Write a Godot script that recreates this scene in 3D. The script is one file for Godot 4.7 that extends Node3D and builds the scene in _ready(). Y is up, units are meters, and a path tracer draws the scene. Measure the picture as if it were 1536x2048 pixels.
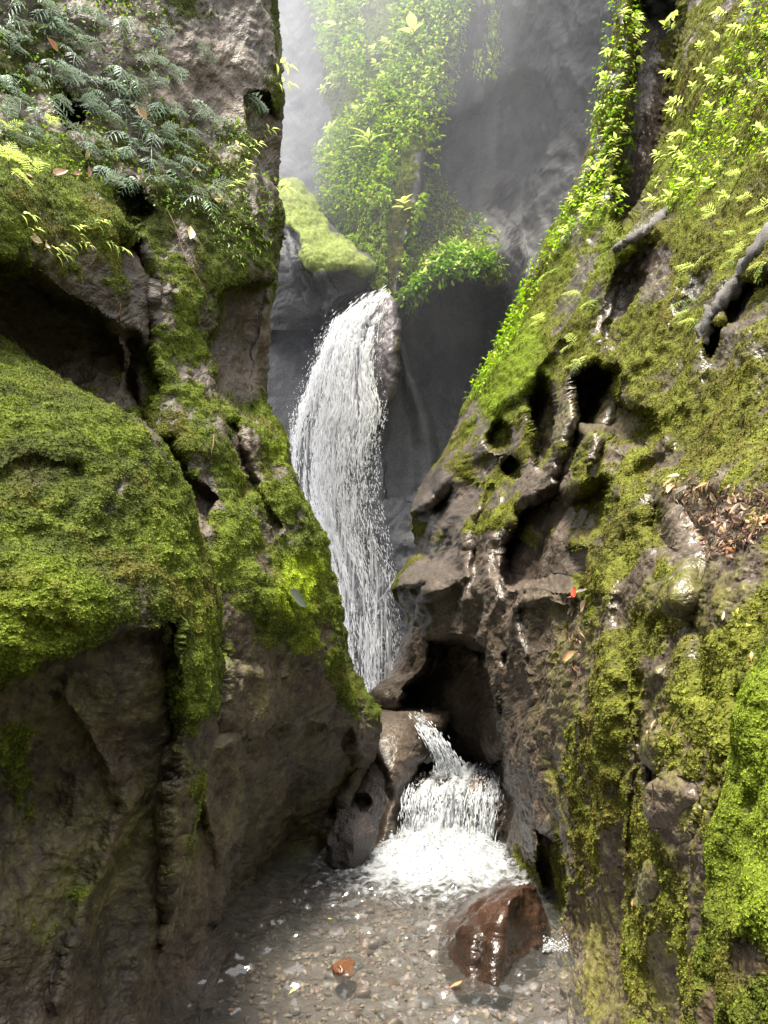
extends Node3D
# A narrow mossy gorge with a waterfall. World: camera at the origin's x/z, stream surface at y = 0, the gorge runs towards -z.

const F := 1538.0
const EYE := Vector3(0.0, 1.5, 0.0)
const PITCH := 11.25

var rng := RandomNumberGenerator.new()
var n_big := FastNoiseLite.new()
var n_mid := FastNoiseLite.new()
var n_fine := FastNoiseLite.new()
var n_pit := FastNoiseLite.new()
var n_patch := FastNoiseLite.new()
var n_scal := FastNoiseLite.new()
var n_warp := FastNoiseLite.new()
var upv := Vector3.UP
var fwv := Vector3.FORWARD
# the surface survey: front-most wall point for each small cell of view directions, used to root plants on rock
const ZW := 404
const ZH := 540
var z_d := PackedFloat32Array()
var z_p := PackedVector3Array()
var z_n := PackedVector3Array()
var names := {}
var M := {}

# ------------------------------------------------------------------ helpers
func at(x: float, y: float, d: float) -> Vector3:
	var cy := -(y - 1024.0) / F
	var dir := Vector3((x - 768.0) / F, 0, 0) + upv * cy + fwv
	return EYE + dir * (d / -dir.z)

func to_view(p: Vector3) -> Vector2:
	var r := p - EYE
	var z := r.dot(fwv)
	if z < 0.05: return Vector2(-9999, -9999)
	return Vector2(768.0 + F * r.x / z, 1024.0 - F * r.dot(upv) / z)

func numbered(called: String) -> String:
	if not names.has(called):
		names[called] = 0
		return called
	names[called] += 1
	return "%s_%03d" % [called, names[called]]

func tag(o: Node, label: String, category: String, group := "", kind := "") -> void:
	o.set_meta("label", label)
	o.set_meta("category", category)
	if group: o.set_meta("group", group)
	if kind: o.set_meta("kind", kind)

func thing(called: String, label: String, category: String, where: Vector3, group := "") -> Node3D:
	var o := Node3D.new()
	o.name = numbered(called)
	add_child(o)
	o.position = where
	tag(o, label, category, group)
	return o

func mesh_node(called: String, m: Mesh, mat: Material, parent: Node = self) -> MeshInstance3D:
	var o := MeshInstance3D.new()
	o.name = numbered(called) if parent == self else called
	o.mesh = m
	if mat: o.material_override = mat
	parent.add_child(o, true)
	return o

func noise(type: int, freq: float, oct: int, sd: int) -> FastNoiseLite:
	var n := FastNoiseLite.new()
	n.noise_type = type
	n.seed = sd
	n.frequency = freq
	n.fractal_type = FastNoiseLite.FRACTAL_FBM if oct > 1 else FastNoiseLite.FRACTAL_NONE
	n.fractal_octaves = oct
	return n

func lin(r: float, g: float, b: float) -> Color:
	return Color(r, g, b).linear_to_srgb()

func noise_tex(n: FastNoiseLite, size: int, lo: float, hi: float) -> NoiseTexture2D:
	var t := NoiseTexture2D.new()
	t.width = size; t.height = size; t.seamless = true; t.noise = n
	var g := Gradient.new()
	g.set_color(0, Color(lo, lo, lo)); g.set_color(1, Color(hi, hi, hi))
	t.color_ramp = g
	return t

func mat(col: Color, rough: float, opts := {}) -> StandardMaterial3D:
	var m := StandardMaterial3D.new()
	m.albedo_color = col
	m.roughness = rough
	m.cull_mode = BaseMaterial3D.CULL_DISABLED
	for k in opts: m.set(k, opts[k])
	return m

# a soft-edged region on a wall: e(llipse) or p(olygon); weight 0..1
func ell(cx: float, cy: float, rx: float, ry: float, rot: float, amp: float, hard := 0.3) -> Dictionary:
	var r := maxf(rx, ry) * 1.05
	return {"t": 0, "cx": cx, "cy": cy, "rx": rx, "ry": ry, "c": cos(deg_to_rad(rot)), "s": sin(deg_to_rad(rot)), "a": amp, "h": hard, "x0": cx - r, "x1": cx + r, "y0": cy - r, "y1": cy + r}

func pol(pts: Array, edge: float, amp: float) -> Dictionary:
	var p := PackedVector2Array()
	var x0 := 1e9; var x1 := -1e9; var y0 := 1e9; var y1 := -1e9
	for i in range(0, pts.size(), 2):
		p.append(Vector2(pts[i], pts[i + 1]))
		x0 = minf(x0, pts[i]); x1 = maxf(x1, pts[i]); y0 = minf(y0, pts[i + 1]); y1 = maxf(y1, pts[i + 1])
	return {"t": 1, "p": p, "e": edge, "a": amp, "x0": x0 - edge, "x1": x1 + edge, "y0": y0 - edge, "y1": y1 + edge}

func lne(pts: Array, w: float, amp: float) -> Dictionary:
	var d := pol(pts, w, amp)
	d.t = 2
	return d

func fsum(fs: Array, x: float, y: float) -> float:
	var out := 0.0
	for f: Dictionary in fs:
		if x < f.x0 or x > f.x1 or y < f.y0 or y > f.y1: continue
		var t: int = f.t
		if t == 0:
			var dx: float = x - f.cx
			var dy: float = y - f.cy
			var u: float = (dx * f.c + dy * f.s) / f.rx
			var v: float = (dy * f.c - dx * f.s) / f.ry
			var r := sqrt(u * u + v * v)
			if r < 1.0: out += f.a * (1.0 - smoothstep(f.h, 1.0, r))
		else:
			var p: PackedVector2Array = f.p
			var q := Vector2(x, y)
			var best := 1e9
			var n := p.size()
			for i in (n if t == 1 else n - 1):
				var a := p[i]
				var b := p[(i + 1) % n]
				var ab := b - a
				var k := clampf((q - a).dot(ab) / ab.length_squared(), 0.0, 1.0)
				best = minf(best, q.distance_squared_to(a + ab * k))
			best = sqrt(best)
			if t == 1:
				if not Geometry2D.is_point_in_polygon(q, p): best = -best
				out += f.a * smoothstep(-f.e, f.e, best)
			else:
				out += f.a * (1.0 - smoothstep(0.0, f.e, best))
	return out

func crom(a: float, b: float, c: float, d: float, t: float) -> float:
	return b + 0.5 * t * (c - a + t * (2.0 * a - 5.0 * b + 4.0 * c - d + t * (3.0 * (b - c) + d - a)))

# A rock wall: rows of [height line, x, distance, x, distance ...]; relief, noise and matter on top.
func wall(rows: Array, subs: Array, step_y: float, o: Dictionary) -> Dictionary:
	var nc: int = (rows[0].size() - 1) / 2
	var nx := 1
	for s in subs: nx += s
	var ytop: float = rows[0][0]
	var ybot: float = rows[-1][0]
	var ny := int((ybot - ytop) / step_y) + 1
	var X := PackedFloat32Array(); X.resize(nx * ny)
	var Y := PackedFloat32Array(); Y.resize(nx * ny)
	var P := PackedVector3Array(); P.resize(nx * ny)
	var relief: Array = o.get("relief", [])
	var warp: float = o.get("warp", 9.0)
	var jag: float = o.get("jag", 6.0)
	var seg := 0
	for j in ny:
		var y := ytop + (ybot - ytop) * j / (ny - 1)
		while seg < rows.size() - 2 and y > rows[seg + 1][0]: seg += 1
		var r1: Array = rows[seg]
		var r2: Array = rows[seg + 1]
		var r0: Array = rows[maxi(seg - 1, 0)]
		var r3: Array = rows[mini(seg + 2, rows.size() - 1)]
		var t: float = (y - r1[0]) / (r2[0] - r1[0])
		var cx := PackedFloat32Array()
		var cd := PackedFloat32Array()
		for k in nc:
			cx.append(crom(r0[1 + 2 * k], r1[1 + 2 * k], r2[1 + 2 * k], r3[1 + 2 * k], t))
			cd.append(crom(r0[2 + 2 * k], r1[2 + 2 * k], r2[2 + 2 * k], r3[2 + 2 * k], t))
		var i := 0
		for k in nc - 1:
			var ka := maxi(k - 1, 0)
			var kd := mini(k + 2, nc - 1)
			var ns: int = subs[k]
			for s in ns + (1 if k == nc - 2 else 0):
				var u := float(s) / ns
				var x := crom(cx[ka], cx[k], cx[k + 1], cx[kd], u)
				var d := crom(cd[ka], cd[k], cd[k + 1], cd[kd], u)
				var px := x + jag * n_warp.get_noise_2d(y * 3.0, 77.0 + 0.6 * x)
				var wx := px + warp * n_warp.get_noise_2d(px, y)
				var wy := y + warp * n_warp.get_noise_2d(px + 900.0, y)
				if relief: d += fsum(relief, wx, wy)
				var id := j * nx + i
				X[id] = px; Y[id] = y
				P[id] = at(px, y, maxf(d, 0.6))
				i += 1
	# displacement along the smooth normal
	var N := grid_normals(P, nx, ny, o.get("flip", false))
	var C := PackedColorArray(); C.resize(nx * ny)
	var moss_w := PackedFloat32Array(); moss_w.resize(nx * ny)
	var ab: float = o.get("big", 0.1)
	var am: float = o.get("mid", 0.035)
	var af: float = o.get("fine", 0.012)
	var ap: float = o.get("pit", 0.02) * 0.55
	var asc: float = o.get("scallop", 0.0)
	var rib: Vector3 = o.get("rib", Vector3(0, 1, 0.3)).normalized()
	var fm: Array = o.get("moss", [])
	var fb: Array = o.get("bright", [])
	var fr: Array = o.get("tone", [])
	var fd: Array = o.get("dull", [])
	var stk: float = o.get("streak", 0.0)
	var ff: Array = o.get("film", [])
	var dead := Color(0.15, 0.1, 0.035)
	var dull := Color(0.045, 0.05, 0.02)
	var film := Color(0.26, 0.245, 0.065)
	var mb: float = o.get("moss_base", 0.0)
	var rock_a: Color = o.get("rock_a", Color(0.066, 0.047, 0.032))
	var rock_b: Color = o.get("rock_b", Color(0.235, 0.168, 0.118))
	var moss_a: Color = o.get("moss_a", Color(0.095, 0.095, 0.022))
	var moss_b: Color = o.get("moss_b", Color(0.24, 0.25, 0.045))
	var moss_c: Color = o.get("moss_c", Color(0.25, 0.34, 0.03))
	for id in nx * ny:
		var p := P[id]
		var x := X[id]; var y := Y[id]
		var wx := x + warp * 2.2 * n_warp.get_noise_2d(x, y) ; var wy := y + warp * 2.2 * n_warp.get_noise_2d(x + 900.0, y)
		var nf := n_fine.get_noise_3dv(p)
		var npx := n_patch.get_noise_3dv(p)
		var m := smoothstep(0.36, 0.64, mb + fsum(fm, wx, wy) + npx * 0.55 + nf * 0.28)
		var pit := n_pit.get_noise_3dv(p)
		var h := ab * n_big.get_noise_3dv(p) + am * n_mid.get_noise_3dv(p) + af * nf * 1.6 + ap * (1.0 - 0.5 * m) * minf(0.0, pit + 0.25) * -1.0
		h += asc * (n_scal.get_noise_3dv(p * 0.85 - rib * (rib.dot(p) * 0.6)) + 0.5) * (1.0 - 0.35 * m)
		h += m * (0.006 + 0.02 * maxf(-0.4, n_mid.get_noise_3dv(p * 2.7)))
		P[id] = p + N[id] * h
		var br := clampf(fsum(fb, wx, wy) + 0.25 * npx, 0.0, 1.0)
		var tone := clampf(0.5 + 0.8 * n_mid.get_noise_3dv(p * 0.6 + Vector3(31, 7, 5)) + 0.5 * nf + fsum(fr, wx, wy) + (stk * 1.4 * n_mid.get_noise_3d(p.x * 1.1, p.y * 0.14, p.z * 1.1) if stk > 0.0 else 0.0), 0.0, 1.3)
		var rock := rock_a.lerp(rock_b, tone)
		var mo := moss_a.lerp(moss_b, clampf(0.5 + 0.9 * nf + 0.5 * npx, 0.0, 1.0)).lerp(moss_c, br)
		var old := smoothstep(0.12, 0.55, n_patch.get_noise_3dv(p * 0.9 + Vector3(40, 11, 3)) + 0.45 * nf)
		mo = mo.lerp(dead, old * (0.5 - 0.35 * br))
		if fd: mo = mo.lerp(dull, clampf(fsum(fd, wx, wy) * (0.75 + 0.6 * npx), 0.0, 0.9))
		if ff: rock = rock.lerp(film, clampf(fsum(ff, wx, wy) * (0.5 + 1.2 * npx + 1.1 * nf), 0.0, 0.85))
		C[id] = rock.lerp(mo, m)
		moss_w[id] = m
	N = grid_normals(P, nx, ny, o.get("flip", false))
	return {"P": P, "N": N, "C": C, "m": moss_w, "nx": nx, "ny": ny, "X": X, "Y": Y}

func survey(w: Dictionary) -> void:
	var P: PackedVector3Array = w.P
	var N: PackedVector3Array = w.N
	for id in P.size():
		var v := to_view(P[id])
		var a := int((v.x + 40.0) / 4.0)
		var b := int((v.y + 56.0) / 4.0)
		if a < 0 or b < 0 or a >= ZW or b >= ZH: continue
		var d := -P[id].z
		var k := b * ZW + a
		if d < z_d[k]:
			z_d[k] = d; z_p[k] = P[id]; z_n[k] = N[id]

func grid_normals(P: PackedVector3Array, nx: int, ny: int, flip: bool) -> PackedVector3Array:
	var N := PackedVector3Array(); N.resize(nx * ny)
	for j in ny:
		var ju := maxi(j - 1, 0) * nx
		var jd := mini(j + 1, ny - 1) * nx
		for i in nx:
			var n := (P[ju + i] - P[jd + i]).cross(P[j * nx + maxi(i - 1, 0)] - P[j * nx + mini(i + 1, nx - 1)])
			n = n.normalized()
			N[j * nx + i] = -n if flip else n
	return N

# mesh with a mossy surface and a bare wet-rock surface
func wall_mesh(w: Dictionary, moss_mat: Material, rock_mat: Material) -> ArrayMesh:
	var nx: int = w.nx
	var ny: int = w.ny
	var ia := PackedInt32Array()
	var ib := PackedInt32Array()
	var m: PackedFloat32Array = w.m
	for j in ny - 1:
		for i in nx - 1:
			var a := j * nx + i
			var b := a + 1
			var c := a + nx
			var d := c + 1
			if m[a] + m[b] + m[c] + m[d] > 2.0:
				ia.append_array([a, b, c, b, d, c])
			else:
				ib.append_array([a, b, c, b, d, c])
	var am := ArrayMesh.new()
	var arr := []
	arr.resize(Mesh.ARRAY_MAX)
	arr[Mesh.ARRAY_VERTEX] = w.P
	arr[Mesh.ARRAY_NORMAL] = w.N
	arr[Mesh.ARRAY_COLOR] = w.C
	for pair in [[ia, moss_mat], [ib, rock_mat]]:
		if pair[0].size() == 0: continue
		arr[Mesh.ARRAY_INDEX] = pair[0]
		am.add_surface_from_arrays(Mesh.PRIMITIVE_TRIANGLES, arr)
		am.surface_set_material(am.get_surface_count() - 1, pair[1])
	return am

# moss clumps growing on the mossy part of a wall
func moss_on(w: Dictionary, parent: Node, dens: float, size: float, clip := [-60.0, 1600.0, -80.0, 2130.0], tint := 1.0) -> void:
	var nx: int = w.nx
	var ny: int = w.ny
	var P: PackedVector3Array = w.P
	var N: PackedVector3Array = w.N
	var C: PackedColorArray = w.C
	var m: PackedFloat32Array = w.m
	var X: PackedFloat32Array = w.X
	var Y: PackedFloat32Array = w.Y
	var buf := PackedFloat32Array()
	var count := 0
	for j in ny - 1:
		for i in nx - 1:
			var a := j * nx + i
			if m[a] < 0.35: continue
			if X[a] < clip[0] or X[a] > clip[1] or Y[a] < clip[2] or Y[a] > clip[3]: continue
			if N[a].dot(EYE - P[a]) < -0.02: continue
			var area := (P[a + 1] - P[a]).cross(P[a + nx] - P[a]).length()
			var want := area * dens * m[a]
			var k := int(want) + (1 if rng.randf() < want - int(want) else 0)
			for q in mini(k, 6):
				var p := P[a] + (P[a + 1] - P[a]) * rng.randf() + (P[a + nx] - P[a]) * rng.randf()
				var n := (N[a] + Vector3(rng.randf() - 0.5, rng.randf() - 0.5, rng.randf() - 0.5) * 0.9 + Vector3(0, -0.15, 0)).normalized()
				var t := n.cross(Vector3(rng.randf() - 0.5, rng.randf() - 0.5, rng.randf() - 0.5)).normalized()
				var b := n.cross(t)
				var s := size * (0.55 + 0.9 * rng.randf() * rng.randf() + 0.2 * rng.randf())
				var g := (0.75 + 0.7 * rng.randf()) * tint
				var c := C[a]
				buf.append_array([t.x * s, n.x * s, b.x * s, p.x, t.y * s, n.y * s, b.y * s, p.y, t.z * s, n.z * s, b.z * s, p.z, c.r * g, c.g * g, c.b * g * 0.8, 1.0])
				count += 1
	if count == 0: return
	var mm := MultiMesh.new()
	mm.transform_format = MultiMesh.TRANSFORM_3D
	mm.use_colors = true
	mm.mesh = M.moss_mesh
	mm.instance_count = count
	mm.buffer = buf
	var o := MultiMeshInstance3D.new()
	o.name = "moss"
	o.multimesh = mm
	o.material_override = M.moss_tuft
	o.set_meta("kind", "stuff")
	parent.add_child(o, true)
	print("moss ", parent.name, " ", count)

func multi(called: String, mesh: Mesh, material: Material, xf: Array, cols: Array, parent: Node = self) -> MultiMeshInstance3D:
	var mm := MultiMesh.new()
	mm.transform_format = MultiMesh.TRANSFORM_3D
	mm.use_colors = cols.size() > 0
	mm.mesh = mesh
	mm.instance_count = xf.size()
	for i in xf.size():
		mm.set_instance_transform(i, xf[i])
		if cols: mm.set_instance_color(i, cols[i])
	var o := MultiMeshInstance3D.new()
	o.name = numbered(called) if parent == self else called
	o.multimesh = mm
	o.material_override = material
	o.set_meta("kind", "stuff")
	parent.add_child(o, true)
	return o

# where the view direction meets the surveyed rock
func hit(x: float, y: float, back := 0.0) -> Dictionary:
	var a := int((x + 40.0) / 4.0)
	var b := int((y + 56.0) / 4.0)
	for r in 5:
		var best := -1
		var bd := 1e7
		for db in range(-r, r + 1):
			for da in range(-r, r + 1):
				var i := a + da
				var j := b + db
				if i < 0 or j < 0 or i >= ZW or j >= ZH: continue
				var k := j * ZW + i
				if z_d[k] < bd and z_d[k] >= back:
					bd = z_d[k]; best = k
		if best >= 0: return {"p": z_p[best], "n": z_n[best], "d": bd}
	return {}

func in_poly(pts: Array) -> Vector2:
	var p := PackedVector2Array()
	var lo := Vector2(1e9, 1e9)
	var hi := -lo
	for i in range(0, pts.size(), 2):
		var q := Vector2(pts[i], pts[i + 1])
		p.append(q); lo = lo.min(q); hi = hi.max(q)
	for tries in 60:
		var q := Vector2(rng.randf_range(lo.x, hi.x), rng.randf_range(lo.y, hi.y))
		if Geometry2D.is_point_in_polygon(q, p): return q
	return p[0]

# a basis whose z runs along dir and whose y is as near to n as can be
func leaf_basis(dir: Vector3, n: Vector3, s: float, wide := 1.0) -> Basis:
	var z := dir.normalized()
	var x := n.cross(z)
	if x.length() < 0.01: x = Vector3.RIGHT.cross(z)
	x = x.normalized()
	return Basis(x * s * wide, z.cross(x) * s, z * s)

func leaf_mesh(width: float, fold: float, droop: float, segs := 5) -> ArrayMesh:
	var st := SurfaceTool.new()
	st.begin(Mesh.PRIMITIVE_TRIANGLES)
	var rows := []
	for i in segs + 1:
		var t := float(i) / segs
		var w := width * sin(PI * pow(t, 0.8)) * (1.0 - 0.25 * t) + (0.012 if i == 0 else 0.0)
		var y := -droop * t * t + 0.12 * t
		rows.append([Vector3(-w, y + fold * w, t), Vector3(0, y, t), Vector3(w, y + fold * w, t)])
	for i in segs:
		for k in 2:
			var a: Vector3 = rows[i][k]; var b: Vector3 = rows[i][k + 1]; var c: Vector3 = rows[i + 1][k]; var d: Vector3 = rows[i + 1][k + 1]
			for v in [a, c, b, b, c, d]: st.add_vertex(v)
	st.index()
	st.generate_normals()
	return st.commit()

func moss_clump() -> ArrayMesh:
	var st := SurfaceTool.new()
	st.begin(Mesh.PRIMITIVE_TRIANGLES)
	var r := RandomNumberGenerator.new(); r.seed = 5
	for i in 17:
		var ang := i * 2.4 + r.randf() * 0.5
		var tilt := 0.25 + 1.0 * sqrt((i + 0.5) / 17.0)
		var d := Vector3(cos(ang) * sin(tilt), cos(tilt), sin(ang) * sin(tilt))
		var side := d.cross(Vector3(cos(ang), 0.3, sin(ang))).normalized() if i > 0 else Vector3.RIGHT
		var base := Vector3(cos(ang), 0, sin(ang)) * 0.25 * r.randf()
		var l := 0.6 + 0.6 * r.randf()
		var w := 0.13 + 0.07 * r.randf()
		var mid := base + d * l * 0.55 + Vector3(0, 0.05, 0)
		var tip := base + d * l + Vector3(0, -0.18 * tilt, 0)
		for v in [base - side * w * 0.5, mid - side * w, base + side * w * 0.5, mid - side * w, mid + side * w, base + side * w * 0.5, mid - side * w, tip, mid + side * w]:
			st.add_vertex(v)
	st.index()
	st.generate_normals()
	return st.commit()

# a lacy frond along +z, drooping, made of side sprays with small leaflets
func frond_mesh(sd: int, n: int, wide: float, droop: float) -> ArrayMesh:
	var st := SurfaceTool.new()
	st.begin(Mesh.PRIMITIVE_TRIANGLES)
	var r := RandomNumberGenerator.new(); r.seed = sd
	var spine := func(t: float) -> Vector3: return Vector3(0.04 * sin(t * 4.0 + sd), 0.25 * t - droop * t * t, t * (1.0 - 0.25 * t * droop))
	for i in 8:
		var a: Vector3 = spine.call(i / 8.0); var b: Vector3 = spine.call((i + 1) / 8.0)
		var s := Vector3(0.011 * (1.1 - i / 8.0), 0, 0)
		for v in [a - s, b - s, a + s, a + s, b - s, b + s]: st.add_vertex(v)
	for i in n:
		var t := 0.14 + 0.84 * i / (n - 1)
		var o: Vector3 = spine.call(t)
		var l := wide * (sin(PI * pow(t, 0.75)) * 0.85 + 0.15) * (0.85 + 0.3 * r.randf())
		for sgn in [-1.0, 1.0]:
			var dir := Vector3(sgn * 0.85, -0.25 - 0.3 * r.randf(), 0.6).normalized()
			var wb := dir.cross(Vector3(0, 1, 0.3)).normalized() * l * 0.07
			var mid := o + dir * l * 0.5 + Vector3(0, -0.05 * l, 0)
			var end := o + dir * l + Vector3(0, -0.28 * l, 0)
			for v in [o, mid - wb, mid + wb, mid - wb, end, mid + wb]: st.add_vertex(v)
			for q in 3:
				var u := 0.3 + 0.25 * q
				var c := o + dir * l * u + Vector3(0, -0.25 * l * u * u, 0)
				for s2 in [-1.0, 1.0]:
					var e: Vector3 = c + (dir * 0.8 + Vector3(0, -0.1, s2 * 0.7)).normalized() * l * 0.26
					for v in [c - wb * 0.3, e, c + dir * l * 0.1]: st.add_vertex(v)
	st.index()
	st.generate_normals()
	return st.commit()

# an irregular stone
func stone_mesh(sd: int, sx: float, sy: float, sz: float, rough: float, seg := 14, cut := 0.0) -> ArrayMesh:
	var n := noise(FastNoiseLite.TYPE_SIMPLEX_SMOOTH, 0.8, 4, sd)
	var st := SurfaceTool.new()
	st.begin(Mesh.PRIMITIVE_TRIANGLES)
	st.set_smooth_group(0)
	var grid := []
	for j in seg + 1:
		var row := []
		for i in seg * 2:
			var th := PI * j / seg
			var ph := PI * i / seg
			var d := Vector3(sin(th) * cos(ph), cos(th), sin(th) * sin(ph))
			var k := 1.0 + rough * n.get_noise_3dv(d * 1.3) + rough * 0.35 * n.get_noise_3dv(d * 4.0 + Vector3(9, 9, 9)) + rough * 0.12 * n.get_noise_3dv(d * 16.0)
			if cut > 0.0:
				var r2 := RandomNumberGenerator.new(); r2.seed = sd
				for q in 7:
					var ax := Vector3(r2.randf() - 0.5, r2.randf() - 0.5, r2.randf() - 0.5).normalized()
					k = minf(k, (1.0 - cut * r2.randf()) / maxf(0.05, d.dot(ax)))
			row.append(Vector3(d.x * sx, d.y * sy, d.z * sz) * k)
		grid.append(row)
	for j in seg:
		for i in seg * 2:
			var i2 := (i + 1) % (seg * 2)
			var a: Vector3 = grid[j][i]; var b: Vector3 = grid[j][i2]; var c: Vector3 = grid[j + 1][i]; var d: Vector3 = grid[j + 1][i2]
			if j > 0:
				for v in [a, b, c]: st.add_vertex(v)
			if j < seg - 1:
				for v in [b, d, c]: st.add_vertex(v)
	st.index()
	st.generate_normals()
	return st.commit()

func tube(pts: Array, radii: Array, sides := 8, rough := 0.0) -> ArrayMesh:
	var st := SurfaceTool.new()
	st.begin(Mesh.PRIMITIVE_TRIANGLES)
	st.set_smooth_group(0)
	var rings := []
	for i in pts.size():
		var d: Vector3 = (pts[mini(i + 1, pts.size() - 1)] - pts[maxi(i - 1, 0)]).normalized()
		var x := d.cross(Vector3(0.31, 0.2, 0.93)).normalized()
		var y := d.cross(x)
		var ring := []
		for k in sides:
			var a := TAU * k / sides
			var r: float = radii[i] * (1.0 + rough * n_fine.get_noise_3dv(pts[i] * 3.0 + Vector3(cos(a), sin(a), 0) * 0.2))
			ring.append(pts[i] + (x * cos(a) + y * sin(a)) * r)
		rings.append(ring)
	for i in pts.size() - 1:
		for k in sides:
			var k2 := (k + 1) % sides
			for v in [rings[i][k], rings[i][k2], rings[i + 1][k], rings[i][k2], rings[i + 1][k2], rings[i + 1][k]]: st.add_vertex(v)
	st.index()
	st.generate_normals()
	return st.commit()

func spline(pts: Array, n: int) -> Array:
	var out := []
	for i in n + 1:
		var f := float(i) / n * (pts.size() - 1)
		var k := mini(int(f), pts.size() - 2)
		var t := f - k
		var a: Vector3 = pts[maxi(k - 1, 0)]; var b: Vector3 = pts[k]; var c: Vector3 = pts[k + 1]; var d: Vector3 = pts[mini(k + 2, pts.size() - 1)]
		out.append(b.cubic_interpolate(c, a, d, t))
	return out

# ------------------------------------------------------------------ scene
func _ready() -> void:
	rng.seed = 20240611
	upv = Vector3(0, cos(deg_to_rad(PITCH)), sin(deg_to_rad(PITCH)))
	fwv = Vector3(0, sin(deg_to_rad(PITCH)), -cos(deg_to_rad(PITCH)))
	var cam := Camera3D.new()
	cam.name = "camera"
	cam.position = EYE
	cam.rotation_degrees = Vector3(PITCH, 0, 0)
	cam.fov = rad_to_deg(2.0 * atan(1024.0 / F))
	cam.near = 0.05
	cam.far = 200.0
	add_child(cam)
	cam.current = true
	var env := Environment.new()
	env.background_mode = Environment.BG_SKY
	var sm := ProceduralSkyMaterial.new()
	sm.sky_top_color = Color(0.96, 0.96, 0.97)
	sm.sky_horizon_color = Color(0.9, 0.91, 0.93)
	sm.sky_curve = 0.2
	sm.ground_bottom_color = Color(0.1, 0.1, 0.08)
	sm.ground_horizon_color = Color(0.2, 0.2, 0.18)
	sm.sun_angle_max = 1.0
	var sky := Sky.new()
	sky.sky_material = sm
	env.sky = sky
	env.background_energy_multiplier = 0.95
	env.tonemap_mode = Environment.TONE_MAPPER_LINEAR
	env.tonemap_exposure = 4.5
	env.volumetric_fog_enabled = true
	env.volumetric_fog_density = 0.0
	env.sdfgi_enabled = true
	env.ssao_enabled = true
	env.ssil_enabled = true
	var we := WorldEnvironment.new()
	we.name = "environment"
	we.environment = env
	add_child(we)
	var sun := DirectionalLight3D.new()
	sun.name = "sun"
	sun.light_energy = 1.0
	sun.light_angular_distance = 14.0
	sun.light_color = Color(1.0, 0.97, 0.9)
	sun.shadow_enabled = true
	add_child(sun)
	sun.look_at_from_position(Vector3.ZERO, Vector3(0.14, -1.0, -0.24), Vector3.FORWARD)

	n_big = noise(FastNoiseLite.TYPE_SIMPLEX_SMOOTH, 0.75, 3, 3)
	n_mid = noise(FastNoiseLite.TYPE_SIMPLEX_SMOOTH, 2.6, 3, 8)
	n_fine = noise(FastNoiseLite.TYPE_SIMPLEX_SMOOTH, 11.0, 4, 12)
	n_pit = noise(FastNoiseLite.TYPE_CELLULAR, 9.0, 2, 4)
	n_pit.cellular_distance_function = FastNoiseLite.DISTANCE_EUCLIDEAN
	n_scal = noise(FastNoiseLite.TYPE_CELLULAR, 1.9, 1, 17)
	n_scal.cellular_return_type = FastNoiseLite.RETURN_DISTANCE
	n_scal.domain_warp_enabled = true
	n_scal.domain_warp_amplitude = 0.25
	n_scal.domain_warp_frequency = 1.3
	n_patch = noise(FastNoiseLite.TYPE_SIMPLEX_SMOOTH, 1.9, 4, 21)
	n_warp = noise(FastNoiseLite.TYPE_SIMPLEX_SMOOTH, 0.011, 3, 30)
	z_d.resize(ZW * ZH); z_d.fill(1e8)
	z_p.resize(ZW * ZH); z_n.resize(ZW * ZH)

	build_materials()
	build_walls()
	print("walls ", Time.get_ticks_msec())
	added_end_wall()
	build_water()
	print("water ", Time.get_ticks_msec())
	build_rocks()
	build_plants()
	print("plants ", Time.get_ticks_msec())
	build_litter()
	build_mist()
	print("done ", Time.get_ticks_msec())

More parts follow.
